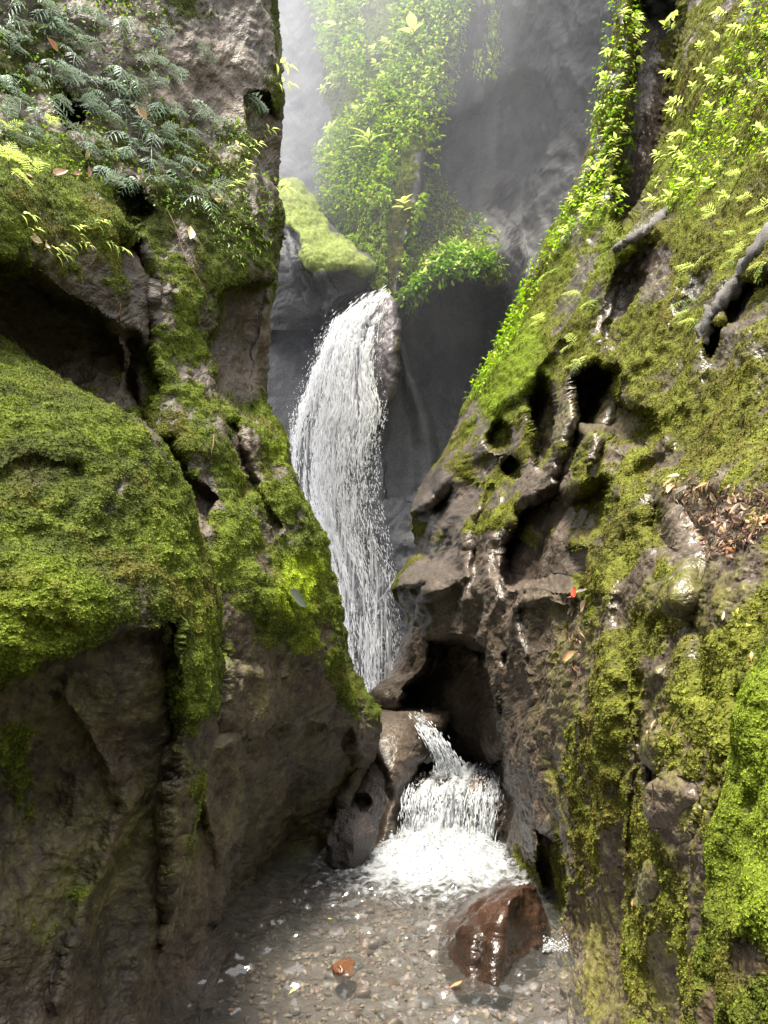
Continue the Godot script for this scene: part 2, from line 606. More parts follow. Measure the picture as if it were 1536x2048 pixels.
func build_materials() -> void:
	var grain := noise_tex(noise(FastNoiseLite.TYPE_SIMPLEX_SMOOTH, 0.02, 6, 1), 1024, 0.45, 1.0)
	var bump := noise_tex(noise(FastNoiseLite.TYPE_SIMPLEX_SMOOTH, 0.03, 6, 2), 1024, 0.0, 1.0)
	var cellf := noise(FastNoiseLite.TYPE_CELLULAR, 0.045, 3, 6)
	cellf.cellular_return_type = FastNoiseLite.RETURN_DISTANCE
	var mossb := noise_tex(cellf, 1024, 1.0, 0.0)
	var wetm := noise_tex(noise(FastNoiseLite.TYPE_SIMPLEX_SMOOTH, 0.012, 5, 9), 1024, 0.38, 1.0)
	var drym := noise_tex(noise(FastNoiseLite.TYPE_SIMPLEX_SMOOTH, 0.012, 5, 9), 512, 0.6, 1.0)
	var tri := {"uv1_triplanar": true, "uv1_world_triplanar": true}
	M.moss = mat(Color.WHITE, 0.92, tri.merged({"vertex_color_use_as_albedo": true, "albedo_texture": grain, "uv1_scale": Vector3.ONE * 1.7, "heightmap_enabled": true, "heightmap_texture": mossb, "heightmap_scale": 1.2, "metallic_specular": 0.25}))
	M.moss_smooth = mat(Color.WHITE, 0.9, tri.merged({"vertex_color_use_as_albedo": true, "albedo_texture": grain, "uv1_scale": Vector3.ONE * 0.8}))
	M.rock = mat(Color.WHITE, 0.75, tri.merged({"vertex_color_use_as_albedo": true, "albedo_texture": grain, "uv1_scale": Vector3.ONE * 1.3, "heightmap_enabled": true, "heightmap_texture": bump, "heightmap_scale": 1.0, "roughness_texture": drym, "metallic_specular": 0.45}))
	M.wet = mat(Color.WHITE, 0.5, tri.merged({"vertex_color_use_as_albedo": true, "albedo_texture": grain, "uv1_scale": Vector3.ONE * 1.3, "heightmap_enabled": true, "heightmap_texture": bump, "heightmap_scale": 0.8, "roughness_texture": wetm, "metallic_specular": 0.5}))
	M.grain = grain; M.bump = bump; M.wetm = wetm
	M.moss_tuft = mat(Color.WHITE, 0.75, {"vertex_color_use_as_albedo": true, "backlight_enabled": true, "backlight": Color(0.55, 0.6, 0.3), "metallic_specular": 0.35})
	M.moss_mesh = moss_clump()
	M.leaf_v = mat(Color.WHITE, 0.5, {"vertex_color_use_as_albedo": true, "backlight_enabled": true, "backlight": Color(0.85, 0.9, 0.5), "metallic_specular": 0.4})
	var leafset := func(cols: Array, rough: float) -> Array:
		var out := []
		for c: Color in cols:
			out.append(mat(c.linear_to_srgb(), rough, {"backlight_enabled": true, "backlight": Color(0.85, 0.9, 0.5), "metallic_specular": 0.4}))
		return out
	M.leaf_bright = leafset.call([Color(0.22, 0.37, 0.025), Color(0.28, 0.42, 0.03), Color(0.17, 0.31, 0.03), Color(0.32, 0.44, 0.04)], 0.5)
	M.leaf_mid = leafset.call([Color(0.12, 0.25, 0.03), Color(0.16, 0.3, 0.035), Color(0.1, 0.2, 0.04)], 0.5)
	M.frond = []
	for c: Color in [Color(0.32, 0.42, 0.33), Color(0.46, 0.54, 0.46), Color(0.2, 0.32, 0.22), Color(0.14, 0.24, 0.11)]:
		M.frond.append(mat(c.linear_to_srgb(), 0.4, {"backlight_enabled": true, "backlight": Color(0.4, 0.42, 0.38)}))
	M.litter = []
	for c: Color in [Color(0.42, 0.17, 0.06), Color(0.5, 0.3, 0.14), Color(0.28, 0.12, 0.06), Color(0.55, 0.4, 0.25), Color(0.4, 0.05, 0.025), Color(0.5, 0.45, 0.08)]:
		M.litter.append(mat(c.linear_to_srgb(), 0.45, {"backlight_enabled": true, "backlight": Color(0.5, 0.5, 0.5)}))
	M.twig = mat(lin(0.16, 0.09, 0.05), 0.7)
	M.stem = mat(lin(0.12, 0.14, 0.04), 0.7)
	M.root = mat(lin(0.27, 0.25, 0.235), 0.75, tri.merged({"albedo_texture": grain, "uv1_scale": Vector3.ONE * 4.0, "heightmap_enabled": true, "heightmap_texture": bump, "heightmap_scale": 1.5}))
	M.foam = mat(lin(0.56, 0.575, 0.6), 0.35, {"backlight_enabled": true, "backlight": Color(0.7, 0.72, 0.75)})
	M.fall = mat(lin(0.93, 0.93, 0.95), 0.35, {"backlight_enabled": true, "backlight": Color(1, 1, 1)})
	M.fall_v = mat(lin(0.93, 0.93, 0.95), 0.35, {"backlight_enabled": true, "backlight": Color(1, 1, 1), "vertex_color_use_as_albedo": true, "transparency": BaseMaterial3D.TRANSPARENCY_ALPHA})
	M.foam_v = mat(lin(0.42, 0.435, 0.46), 0.4, {"backlight_enabled": true, "backlight": Color(0.8, 0.8, 0.8), "vertex_color_use_as_albedo": true, "transparency": BaseMaterial3D.TRANSPARENCY_ALPHA})
	M.water = mat(Color(0.5, 0.5, 0.49, 0.1), 0.1, {"transparency": BaseMaterial3D.TRANSPARENCY_ALPHA, "metallic_specular": 0.5})
	M.bed = mat(lin(0.1, 0.08, 0.065), 0.8, tri.merged({"albedo_texture": grain, "uv1_scale": Vector3.ONE * 3.0}))
	M.stones = []
	for c: Color in [Color(0.13, 0.1, 0.08), Color(0.17, 0.14, 0.12), Color(0.12, 0.07, 0.045), Color(0.08, 0.072, 0.065)]:
		M.stones.append(mat(c.linear_to_srgb(), 0.5, tri.merged({"albedo_texture": grain, "uv1_scale": Vector3.ONE * 6.0})))
	M.gravel = mat(Color.WHITE, 0.6, {"vertex_color_use_as_albedo": true})
	M.glossy = mat(Color.WHITE, 0.3, tri.merged({"vertex_color_use_as_albedo": true, "albedo_texture": grain, "uv1_scale": Vector3.ONE * 2.5, "roughness_texture": wetm, "heightmap_enabled": true, "heightmap_texture": bump, "heightmap_scale": 0.35, "metallic_specular": 0.6}))
	M.amber = mat(lin(0.2, 0.09, 0.045), 0.3, tri.merged({"albedo_texture": grain, "uv1_scale": Vector3.ONE * 5.0}))
	M.grey_rock = mat(lin(0.15, 0.125, 0.115), 0.6, tri.merged({"albedo_texture": grain, "uv1_scale": Vector3.ONE * 2.5, "roughness_texture": wetm, "heightmap_enabled": true, "heightmap_texture": bump, "heightmap_scale": 2.0}))
	M.leaf_a = leaf_mesh(0.27, 0.35, 0.28)
	M.leaf_b = leaf_mesh(0.2, 0.25, 0.5)
	M.leaf_c = leaf_mesh(0.34, 0.4, 0.18)
	M.leaf_d = leaf_mesh(0.12, 0.3, 0.55, 7)
	M.leaf_s = leaf_mesh(0.3, 0.3, 0.2, 2)
	M.dry = leaf_mesh(0.3, 0.7, -0.25)
	M.dry2 = leaf_mesh(0.22, -0.5, 0.45)
	M.fronds = [frond_mesh(1, 7, 0.36, 0.85), frond_mesh(2, 8, 0.32, 0.65), frond_mesh(3, 6, 0.42, 1.05)]

func cliff(called: String, label: String, w: Dictionary, moss_mat: Material, rock_mat: Material, dens: float, size: float) -> MeshInstance3D:
	var o := mesh_node(called, wall_mesh(w, moss_mat, rock_mat), null)
	if called == "mossy_slab": tag(o, label, "rock slab")
	elif called == "boulder": tag(o, label, "boulder")
	else: tag(o, label, "cliff", "", "structure")
	if dens > 0.0: moss_on(w, o, dens, size)
	return o

var queue := []
func add_wall(id: String, rows: Array, subs: Array, step_y: float, o: Dictionary) -> void:
	# carry the near walls on past the edge of the view
	if id in ["r", "nr"]:
		for row in rows: row.append_array([row[-2] + 1100.0, row[-1] * 0.58])
		subs.append(24)
	elif id in ["l", "l1"]:
		for row in rows:
			var d0: float = row[2]
			row.insert(1, row[1] - 950.0)
			row.insert(2, d0 * 0.62)
		subs.insert(0, 24)
	queue.append({"id": id, "rows": rows, "subs": subs, "step": step_y, "o": o, "w": {}})

func run_wall(i: int) -> void:
	queue[i].w = wall(queue[i].rows, queue[i].subs, queue[i].step, queue[i].o)

func build_walls() -> void:
	var done := []
	# --- far end of the gorge, hung with creepers
	add_wall('b1', [
		[-420, 380, 16.0, 540, 15.0, 640, 14.0, 720, 13.0, 820, 12.4, 925, 12.2, 975, 12.6, 960, 15.5],
		[0, 380, 15.5, 540, 14.8, 640, 14.0, 710, 12.8, 810, 12.1, 890, 11.7, 928, 12.2, 910, 15.0],
		[150, 380, 15.2, 540, 14.6, 642, 13.8, 705, 12.5, 790, 11.9, 860, 11.5, 893, 12.0, 880, 15.0],
		[270, 380, 15.0, 540, 14.4, 642, 13.5, 700, 12.2, 770, 11.7, 830, 11.3, 855, 11.8, 845, 15.0],
		[400, 380, 14.5, 540, 14.0, 648, 13.0, 700, 12.0, 770, 11.5, 815, 11.2, 836, 11.6, 830, 15.0],
		[520, 380, 14.0, 540, 13.6, 665, 12.6, 715, 11.9, 760, 11.5, 788, 11.3, 806, 11.5, 800, 15.0],
		[640, 380, 13.0, 540, 12.6, 665, 12.2, 715, 11.8, 755, 11.6, 780, 11.5, 796, 11.6, 795, 15.0],
		[900, 380, 12.4, 540, 12.2, 665, 12.0, 725, 11.9, 770, 11.9, 820, 12.0, 870, 12.0, 880, 15.0],
		[1480, 380, 11.5, 540, 11.3, 665, 11.2, 725, 11.1, 770, 11.1, 820, 11.1, 900, 11.1, 920, 15.0]],
		[12, 36, 26, 30, 26, 18, 14], 4.0, {"jag": 0.0, "big": 0.12, "mid": 0.02, "fine": 0.012, "pit": 0.008, "moss_base": -0.2,
		"rock_a": Color(0.085, 0.084, 0.086), "rock_b": Color(0.16, 0.157, 0.16), "streak": 0.5,
		"moss": [pol([640, -420, 990, -420, 930, 0, 840, 330, 800, 600, 700, 600, 650, 380], 20, 1.0)], "bright": [ell(760, 200, 140, 330, 8, 0.7)]})
	done.append(["cliff_far", "tall far cliff at the head of the gorge, hung with bright creepers", 'b1', M.moss, M.rock, 260.0, 0.05])
	# --- smooth dark hollowed cliff behind the vine rib, with the shelf and the cave below it
	add_wall('b2', [
		[-420, 700, 12.6, 830, 12.0, 940, 11.3, 1060, 10.0, 1180, 8.9, 1330, 7.5, 1480, 7.0],
		[0, 700, 13.9, 830, 12.9, 930, 12.3, 1040, 11.6, 1150, 10.6, 1300, 8.9, 1480, 8.0],
		[300, 700, 14.4, 800, 13.4, 900, 13.0, 1010, 12.6, 1120, 11.8, 1280, 10.0, 1480, 9.0],
		[450, 700, 14.0, 790, 13.0, 880, 12.4, 980, 12.2, 1080, 11.8, 1240, 10.2, 1480, 9.2],
		[530, 700, 13.4, 785, 12.2, 870, 11.1, 960, 10.8, 1060, 11.4, 1200, 10.4, 1480, 9.4],
		[600, 700, 13.0, 785, 11.3, 860, 10.9, 950, 10.9, 1040, 11.2, 1150, 10.6, 1480, 9.6],
		[760, 700, 12.6, 785, 11.7, 860, 11.3, 950, 11.2, 1040, 10.8, 1150, 10.4, 1480, 9.6],
		[1000, 700, 12.0, 785, 11.5, 850, 11.2, 930, 10.9, 1020, 10.4, 1150, 10.0, 1480, 9.6],
		[1500, 700, 11.2, 785, 11.0, 850, 10.8, 930, 10.5, 1020, 10.2, 1150, 10.0, 1480, 9.6]],
		[12, 30, 34, 34, 34, 20], 4.0, {"jag": 0.0, "big": 0.22, "mid": 0.05, "fine": 0.015, "pit": 0.01, "moss_base": -0.5,
		"rock_a": Color(0.07, 0.069, 0.073), "rock_b": Color(0.14, 0.137, 0.144), "streak": 0.5,
		"relief": [pol([780, 665, 815, 615, 850, 585, 890, 563, 940, 556, 985, 566, 1015, 600, 1030, 700, 1010, 900, 780, 1000], 12, 1.3), lne([1060, 200, 1045, 420, 1055, 640], 70, 0.5), lne([955, 0, 965, 160, 960, 200], 30, -0.4)],
		"moss": [pol([790, 630, 830, 520, 840, 420, 870, 300, 900, 400, 960, 470, 1000, 540, 990, 562, 930, 552, 880, 560, 840, 590], 10, 1.1), ell(975, 80, 26, 110, 8, 1.0)],
		"bright": [ell(900, 530, 80, 50, -20, 0.7), ell(960, 90, 30, 120, 8, 0.6)]})
	done.append(["cliff_far_right", "smooth dark hollowed cliff with a leafy shelf above a black recess", 'b2', M.moss, M.rock, 260.0, 0.045])
	# --- right wall of the gorge
	add_wall('r', [
		[-420, 1340, 10.5, 1310, 8.2, 1370, 8.1, 1430, 7.6, 1500, 6.4, 1590, 5.6, 1750, 4.6, 2000, 3.6],
		[0, 1290, 10.5, 1248, 8.0, 1275, 7.7, 1340, 7.6, 1420, 6.7, 1500, 5.9, 1640, 4.8, 1900, 3.5],
		[150, 1260, 10.5, 1220, 8.1, 1255, 7.7, 1320, 7.5, 1400, 6.4, 1480, 5.7, 1620, 4.6, 1900, 3.4],
		[300, 1230, 10.5, 1178, 8.3, 1225, 7.8, 1300, 7.3, 1380, 6.2, 1470, 5.4, 1600, 4.4, 1900, 3.2],
		[430, 1180, 10.5, 1122, 8.5, 1180, 7.7, 1260, 6.8, 1350, 5.8, 1450, 5.0, 1590, 4.1, 1900, 3.0],
		[520, 1130, 10.6, 1078, 8.6, 1150, 7.5, 1230, 6.5, 1330, 5.6, 1440, 4.7, 1580, 3.8, 1900, 2.9],
		[600, 1100, 10.6, 1046, 8.7, 1120, 7.4, 1210, 6.4, 1310, 5.4, 1430, 4.5, 1570, 3.6, 1900, 2.8],
		[700, 1050, 10.7, 990, 8.8, 1080, 7.3, 1180, 6.2, 1290, 5.2, 1420, 4.2, 1560, 3.4, 1900, 2.7],
		[800, 990, 10.8, 935, 9.0, 1040, 7.4, 1150, 6.2, 1270, 5.0, 1410, 4.0, 1560, 3.2, 1900, 2.6],
		[890, 950, 10.8, 896, 9.2, 1010, 7.5, 1130, 6.1, 1260, 4.8, 1400, 3.8, 1560, 3.0, 1900, 2.4],
		[960, 900, 11.0, 850, 9.3, 960, 7.9, 1090, 6.2, 1240, 4.6, 1390, 3.5, 1560, 2.7, 1900, 2.2],
		[1040, 870, 11.0, 820, 9.2, 940, 7.6, 1070, 5.98, 1220, 4.5, 1380, 3.4, 1560, 2.65, 1900, 2.1],
		[1110, 880, 11.0, 828, 9.2, 930, 7.6, 1060, 5.85, 1200, 4.4, 1370, 3.3, 1560, 2.6, 1900, 2.0],
		[1180, 840, 11.0, 784, 9.0, 900, 7.4, 1040, 5.8, 1180, 4.25, 1360, 3.1, 1560, 2.5, 1900, 1.9],
		[1240, 860, 11.0, 814, 9.0, 900, 7.5, 1040, 5.68, 1180, 4.18, 1360, 3.05, 1560, 2.4, 1900, 1.85],
		[1340, 840, 10.6, 788, 8.9, 900, 7.6, 1040, 5.6, 1170, 4.1, 1340, 2.95, 1550, 2.35, 1900, 1.8],
		[1400, 800, 10.4, 735, 8.8, 880, 7.8, 1035, 5.8, 1165, 4.1, 1330, 2.95, 1540, 2.3, 1900, 1.75],
		[1450, 850, 10.4, 790, 8.8, 890, 7.8, 1020, 6.0, 1165, 4.1, 1325, 2.95, 1540, 2.25, 1900, 1.7],
		[1560, 1010, 10.0, 990, 7.6, 1030, 6.4, 1070, 5.4, 1165, 4.15, 1320, 2.95, 1530, 2.25, 1900, 1.7],
		[1690, 1025, 9.0, 1005, 6.9, 1040, 6.1, 1080, 5.2, 1165, 4.15, 1310, 3.0, 1530, 2.2, 1900, 1.65],
		[1770, 1060, 8.0, 1040, 6.2, 1065, 5.9, 1090, 5.4, 1165, 4.2, 1305, 3.05, 1520, 2.15, 1900, 1.6],
		[1820, 1140, 8.0, 1110, 5.6, 1122, 5.2, 1140, 4.8, 1180, 4.15, 1300, 3.1, 1520, 2.1, 1900, 1.6],
		[1950, 1150, 7.0, 1128, 4.6, 1135, 4.35, 1150, 4.1, 1190, 3.8, 1300, 3.1, 1510, 2.1, 1900, 1.6],
		[2048, 1160, 6.5, 1142, 4.1, 1150, 3.95, 1165, 3.75, 1200, 3.5, 1300, 3.0, 1510, 2.1, 1900, 1.55],
		[2260, 1170, 5.0, 1155, 3.4, 1165, 3.3, 1180, 3.2, 1210, 3.1, 1300, 2.8, 1510, 2.0, 1900, 1.5]],
		[14, 30, 44, 44, 46, 40, 24], 3.2, {"big": 0.07, "mid": 0.024, "fine": 0.0105, "rock_a": Color(0.066, 0.05, 0.039), "rock_b": Color(0.225, 0.175, 0.138), "pit": 0.016, "scallop": 0.12, "rib": Vector3(0.45, 0.75, 0.45), "jag": 1.0, "moss_base": 0.57,
		"relief": [
			pol([1262, -420, 1380, -420, 1365, 60, 1325, 250, 1300, 380, 1245, 470, 1225, 440, 1240, 330, 1255, 200, 1265, 90], 12, 1.5),
			ell(1086, 850, 30, 108, -4, 0.7, 0.6), pol([1150, 750, 1185, 725, 1215, 735, 1240, 735, 1238, 800, 1300, 830, 1325, 870, 1290, 900, 1235, 890, 1190, 860, 1155, 850], 9, 0.8),
			pol([1080, 985, 1123, 978, 1147, 990, 1205, 955, 1225, 962, 1215, 1001, 1205, 1056, 1155, 1084, 1172, 1150, 1155, 1172, 1014, 1166, 1008, 1091, 1037, 1025], 10, 0.75),
			pol([1150, 850, 1180, 870, 1150, 980, 1120, 985, 1115, 930], 10, 0.4), ell(1190, 880, 22, 120, 24, -0.22, 0.3),
			ell(995, 872, 26, 36, 10, 0.5, 0.6), ell(1026, 940, 28, 30, 0, 0.5, 0.6), ell(1426, 682, 25, 42, 8, 0.4, 0.6),
			pol([1536, 545, 1590, 530, 1590, 640, 1500, 660, 1440, 660, 1450, 610, 1490, 560], 10, 0.3), pol([1310, 1000, 1340, 1030, 1360, 1110, 1320, 1120, 1290, 1060], 10, 0.15),
			pol([865, 1278, 930, 1285, 968, 1300, 962, 1335, 985, 1360, 1000, 1420, 1012, 1480, 1002, 1560, 880, 1560, 850, 1440, 800, 1430, 803, 1400, 812, 1372, 850, 1352, 862, 1320], 9, 1.1),
			pol([780, 1186, 850, 1168, 832, 1200, 824, 1240, 812, 1275, 792, 1235], 8, 0.45), pol([818, 1035, 868, 1012, 905, 968, 902, 1010, 878, 1060, 862, 1120, 822, 1120], 8, 0.5),
			ell(945, 1310, 20, 26, 0, -0.35, 0.2), pol([1078, 1660, 1110, 1680, 1135, 1760, 1136, 1815, 1090, 1800, 1080, 1740], 9, 0.5),
			lne([1245, 480, 1150, 640, 1060, 760, 980, 880, 900, 965], 42, -0.25), lne([1310, 450, 1240, 510, 1205, 600, 1172, 700, 1150, 760, 1140, 850, 1118, 930], 34, -0.22), lne([1420, 470, 1330, 600, 1290, 700, 1245, 735], 46, -0.16), lne([1270, 560, 1220, 680], 26, 0.16), lne([1120, 700, 1050, 800, 1000, 840], 26, 0.2), lne([1180, 870, 1172, 950, 1135, 1000], 26, -0.2),
			lne([1250, 1010, 1205, 1100, 1195, 1250, 1205, 1400, 1185, 1600, 1170, 1800], 60, -0.2), lne([1160, 1190, 1110, 1330, 1105, 1500, 1140, 1640], 30, 0.12), lne([1010, 1310, 1018, 1400, 1010, 1500], 12, 0.2), lne([960, 960, 930, 1060, 920, 1150, 870, 1180], 26, -0.2), lne([1000, 1000, 975, 1100, 985, 1200, 960, 1280], 22, -0.18), lne([985, 980, 950, 1080, 945, 1180], 14, 0.15), lne([1440, 560, 1400, 700, 1360, 800, 1290, 850], 40, -0.12),
			lne([1380, 1020, 1420, 1100, 1400, 1250, 1420, 1400], 36, 0.1), lne([1230, 985, 1260, 925, 1310, 895, 1330, 880], 30, -0.2), lne([1040, 1210, 1090, 1195, 1160, 1192], 14, -0.13), lne([1032, 1215, 1030, 1260, 1045, 1330, 1060, 1400], 18, -0.12), pol([1045, 1215, 1150, 1203, 1120, 1260, 1050, 1300], 10, 0.08),
			lne([1480, 1395, 1495, 1480, 1470, 1560, 1410, 1680], 20, 0.12), pol([1290, 1530, 1350, 1535, 1345, 1580, 1300, 1590], 9, 0.1), ell(1300, 1340, 34, 50, 0, -0.1, 0.1), ell(1360, 1600, 60, 36, -30, -0.1, 0.2), ell(1300, 1760, 30, 46, 0, -0.08, 0.2), ell(1310, 1490, 40, 70, 10, -0.08, 0.2),
			lne([1270, 1350, 1275, 1500, 1262, 1700], 12, 0.08), ell(1240, 470, 60, 50, 0, -0.25, 0.1), ell(1345, 1190, 60, 100, 10, -0.12, 0.1), ell(1440, 960, 90, 50, 10, -0.1, 0.1)],
		"moss": [ell(1420, 320, 200, 250, 0, 0.3), ell(1400, 600, 160, 80, 20, -0.22), ell(1260, 600, 60, 150, 30, -0.3), ell(1130, 800, 120, 130, 0, -0.2), ell(1330, 900, 60, 60, 0, -0.3), pol([720, 1270, 1000, 1270, 1030, 1560, 1000, 1800, 740, 1560], 20, -1.6), ell(1180, 1230, 330, 80, -20, -0.5), ell(980, 1230, 190, 190, 0, -1.0, 0.6), ell(1110, 1340, 90, 160, 0, -0.6), ell(1060, 1500, 90, 270, 0, -0.75), ell(1430, 1060, 130, 130, 30, -0.9), ell(1430, 1210, 110, 70, 0, -0.4),
			ell(1120, 1130, 60, 50, 0, -1.0), ell(1100, 1000, 80, 110, 0, -0.6), ell(890, 1000, 80, 80, 0, -0.6), ell(1310, 1480, 50, 90, 10, -0.6), ell(1360, 1590, 80, 60, 0, -0.9), ell(1300, 1770, 50, 70, 0, -0.6), ell(1300, 1340, 40, 50, 0, -0.6), ell(1330, 1000, 40, 110, 60, -0.3),
			ell(1180, 1950, 90, 200, 0, -0.5), ell(1330, 1950, 80, 160, 0, -0.3), ell(1290, 240, 50, 240, 6, -0.9), ell(1130, 600, 30, 140, 25, -0.35), ell(1290, 520, 90, 50, -30, -0.3), ell(1180, 820, 100, 110, 0, -0.3),
			ell(1200, 1220, 70, 150, 0, 0.45), ell(1400, 850, 160, 120, 0, 0.4), ell(1300, 660, 150, 80, 0, 0.3), ell(1050, 700, 110, 200, 25, 0.35), ell(1250, 1080, 60, 90, 0, 0.6), ell(1280, 1280, 60, 120, 0, 0.3), ell(1240, 1500, 60, 160, 0, 0.2)],
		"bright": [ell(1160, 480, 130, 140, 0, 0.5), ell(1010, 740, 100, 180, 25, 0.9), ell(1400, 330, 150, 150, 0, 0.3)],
		"film": [pol([1090, 1230, 1600, 1100, 1600, 2200, 1120, 2200, 1110, 1700], 50, 1.05), ell(1300, 800, 330, 300, 0, 0.5), ell(1100, 500, 200, 300, 0, 0.4)],
		"tone": [pol([1120, 1350, 1500, 1300, 1500, 2200, 1120, 2200], 50, 0.45), pol([1020, 380, 1600, 350, 1600, 640, 1000, 640], 40, -0.35), ell(1430, 1060, 150, 140, 30, 0.35), ell(1300, 820, 300, 90, 0, 0.1)]})
	done.append(["cliff_right", "mossy right gorge wall with scooped hollows and wet brown lower rock", 'r', M.moss, M.wet, 3200.0, 0.0085])
	# --- nearest mossy edge beside the camera
	add_wall('nr', [
		[1150, 1640, 3.0, 1590, 2.2, 1650, 1.95, 1750, 1.75, 1950, 1.5],
		[1300, 1590, 3.0, 1538, 2.15, 1600, 1.9, 1700, 1.7, 1950, 1.45],
		[1400, 1550, 3.0, 1494, 2.1, 1545, 1.9, 1650, 1.65, 1950, 1.4],
		[1560, 1535, 3.0, 1482, 2.1, 1530, 1.9, 1640, 1.65, 1950, 1.4],
		[1700, 1490, 3.0, 1426, 2.15, 1480, 1.95, 1600, 1.7, 1950, 1.4],
		[1850, 1460, 3.0, 1398, 2.15, 1460, 1.95, 1580, 1.7, 1950, 1.4],
		[2000, 1430, 3.0, 1366, 2.15, 1440, 1.95, 1570, 1.7, 1950, 1.4],
		[2260, 1400, 3.0, 1330, 2.1, 1430, 1.9, 1560, 1.65, 1950, 1.35]],
		[16, 40, 50, 30], 3.2, {"jag": 2.0, "big": 0.05, "mid": 0.022, "fine": 0.007, "moss_base": 0.75, "moss_b": Color(0.17, 0.22, 0.03), "moss_c": Color(0.25, 0.33, 0.03),
		"moss": [ell(1500, 1930, 60, 90, 0, -0.25), ell(1400, 2020, 50, 70, 0, -0.4)], "bright": [pol([1480, 1300, 1900, 1250, 1900, 2200, 1420, 1800, 1430, 1680], 40, 0.6)]})
	done.append(["cliff_right_near", "bright green mossy bulge on the near right wall", 'nr', M.moss, M.wet, 14000.0, 0.005])
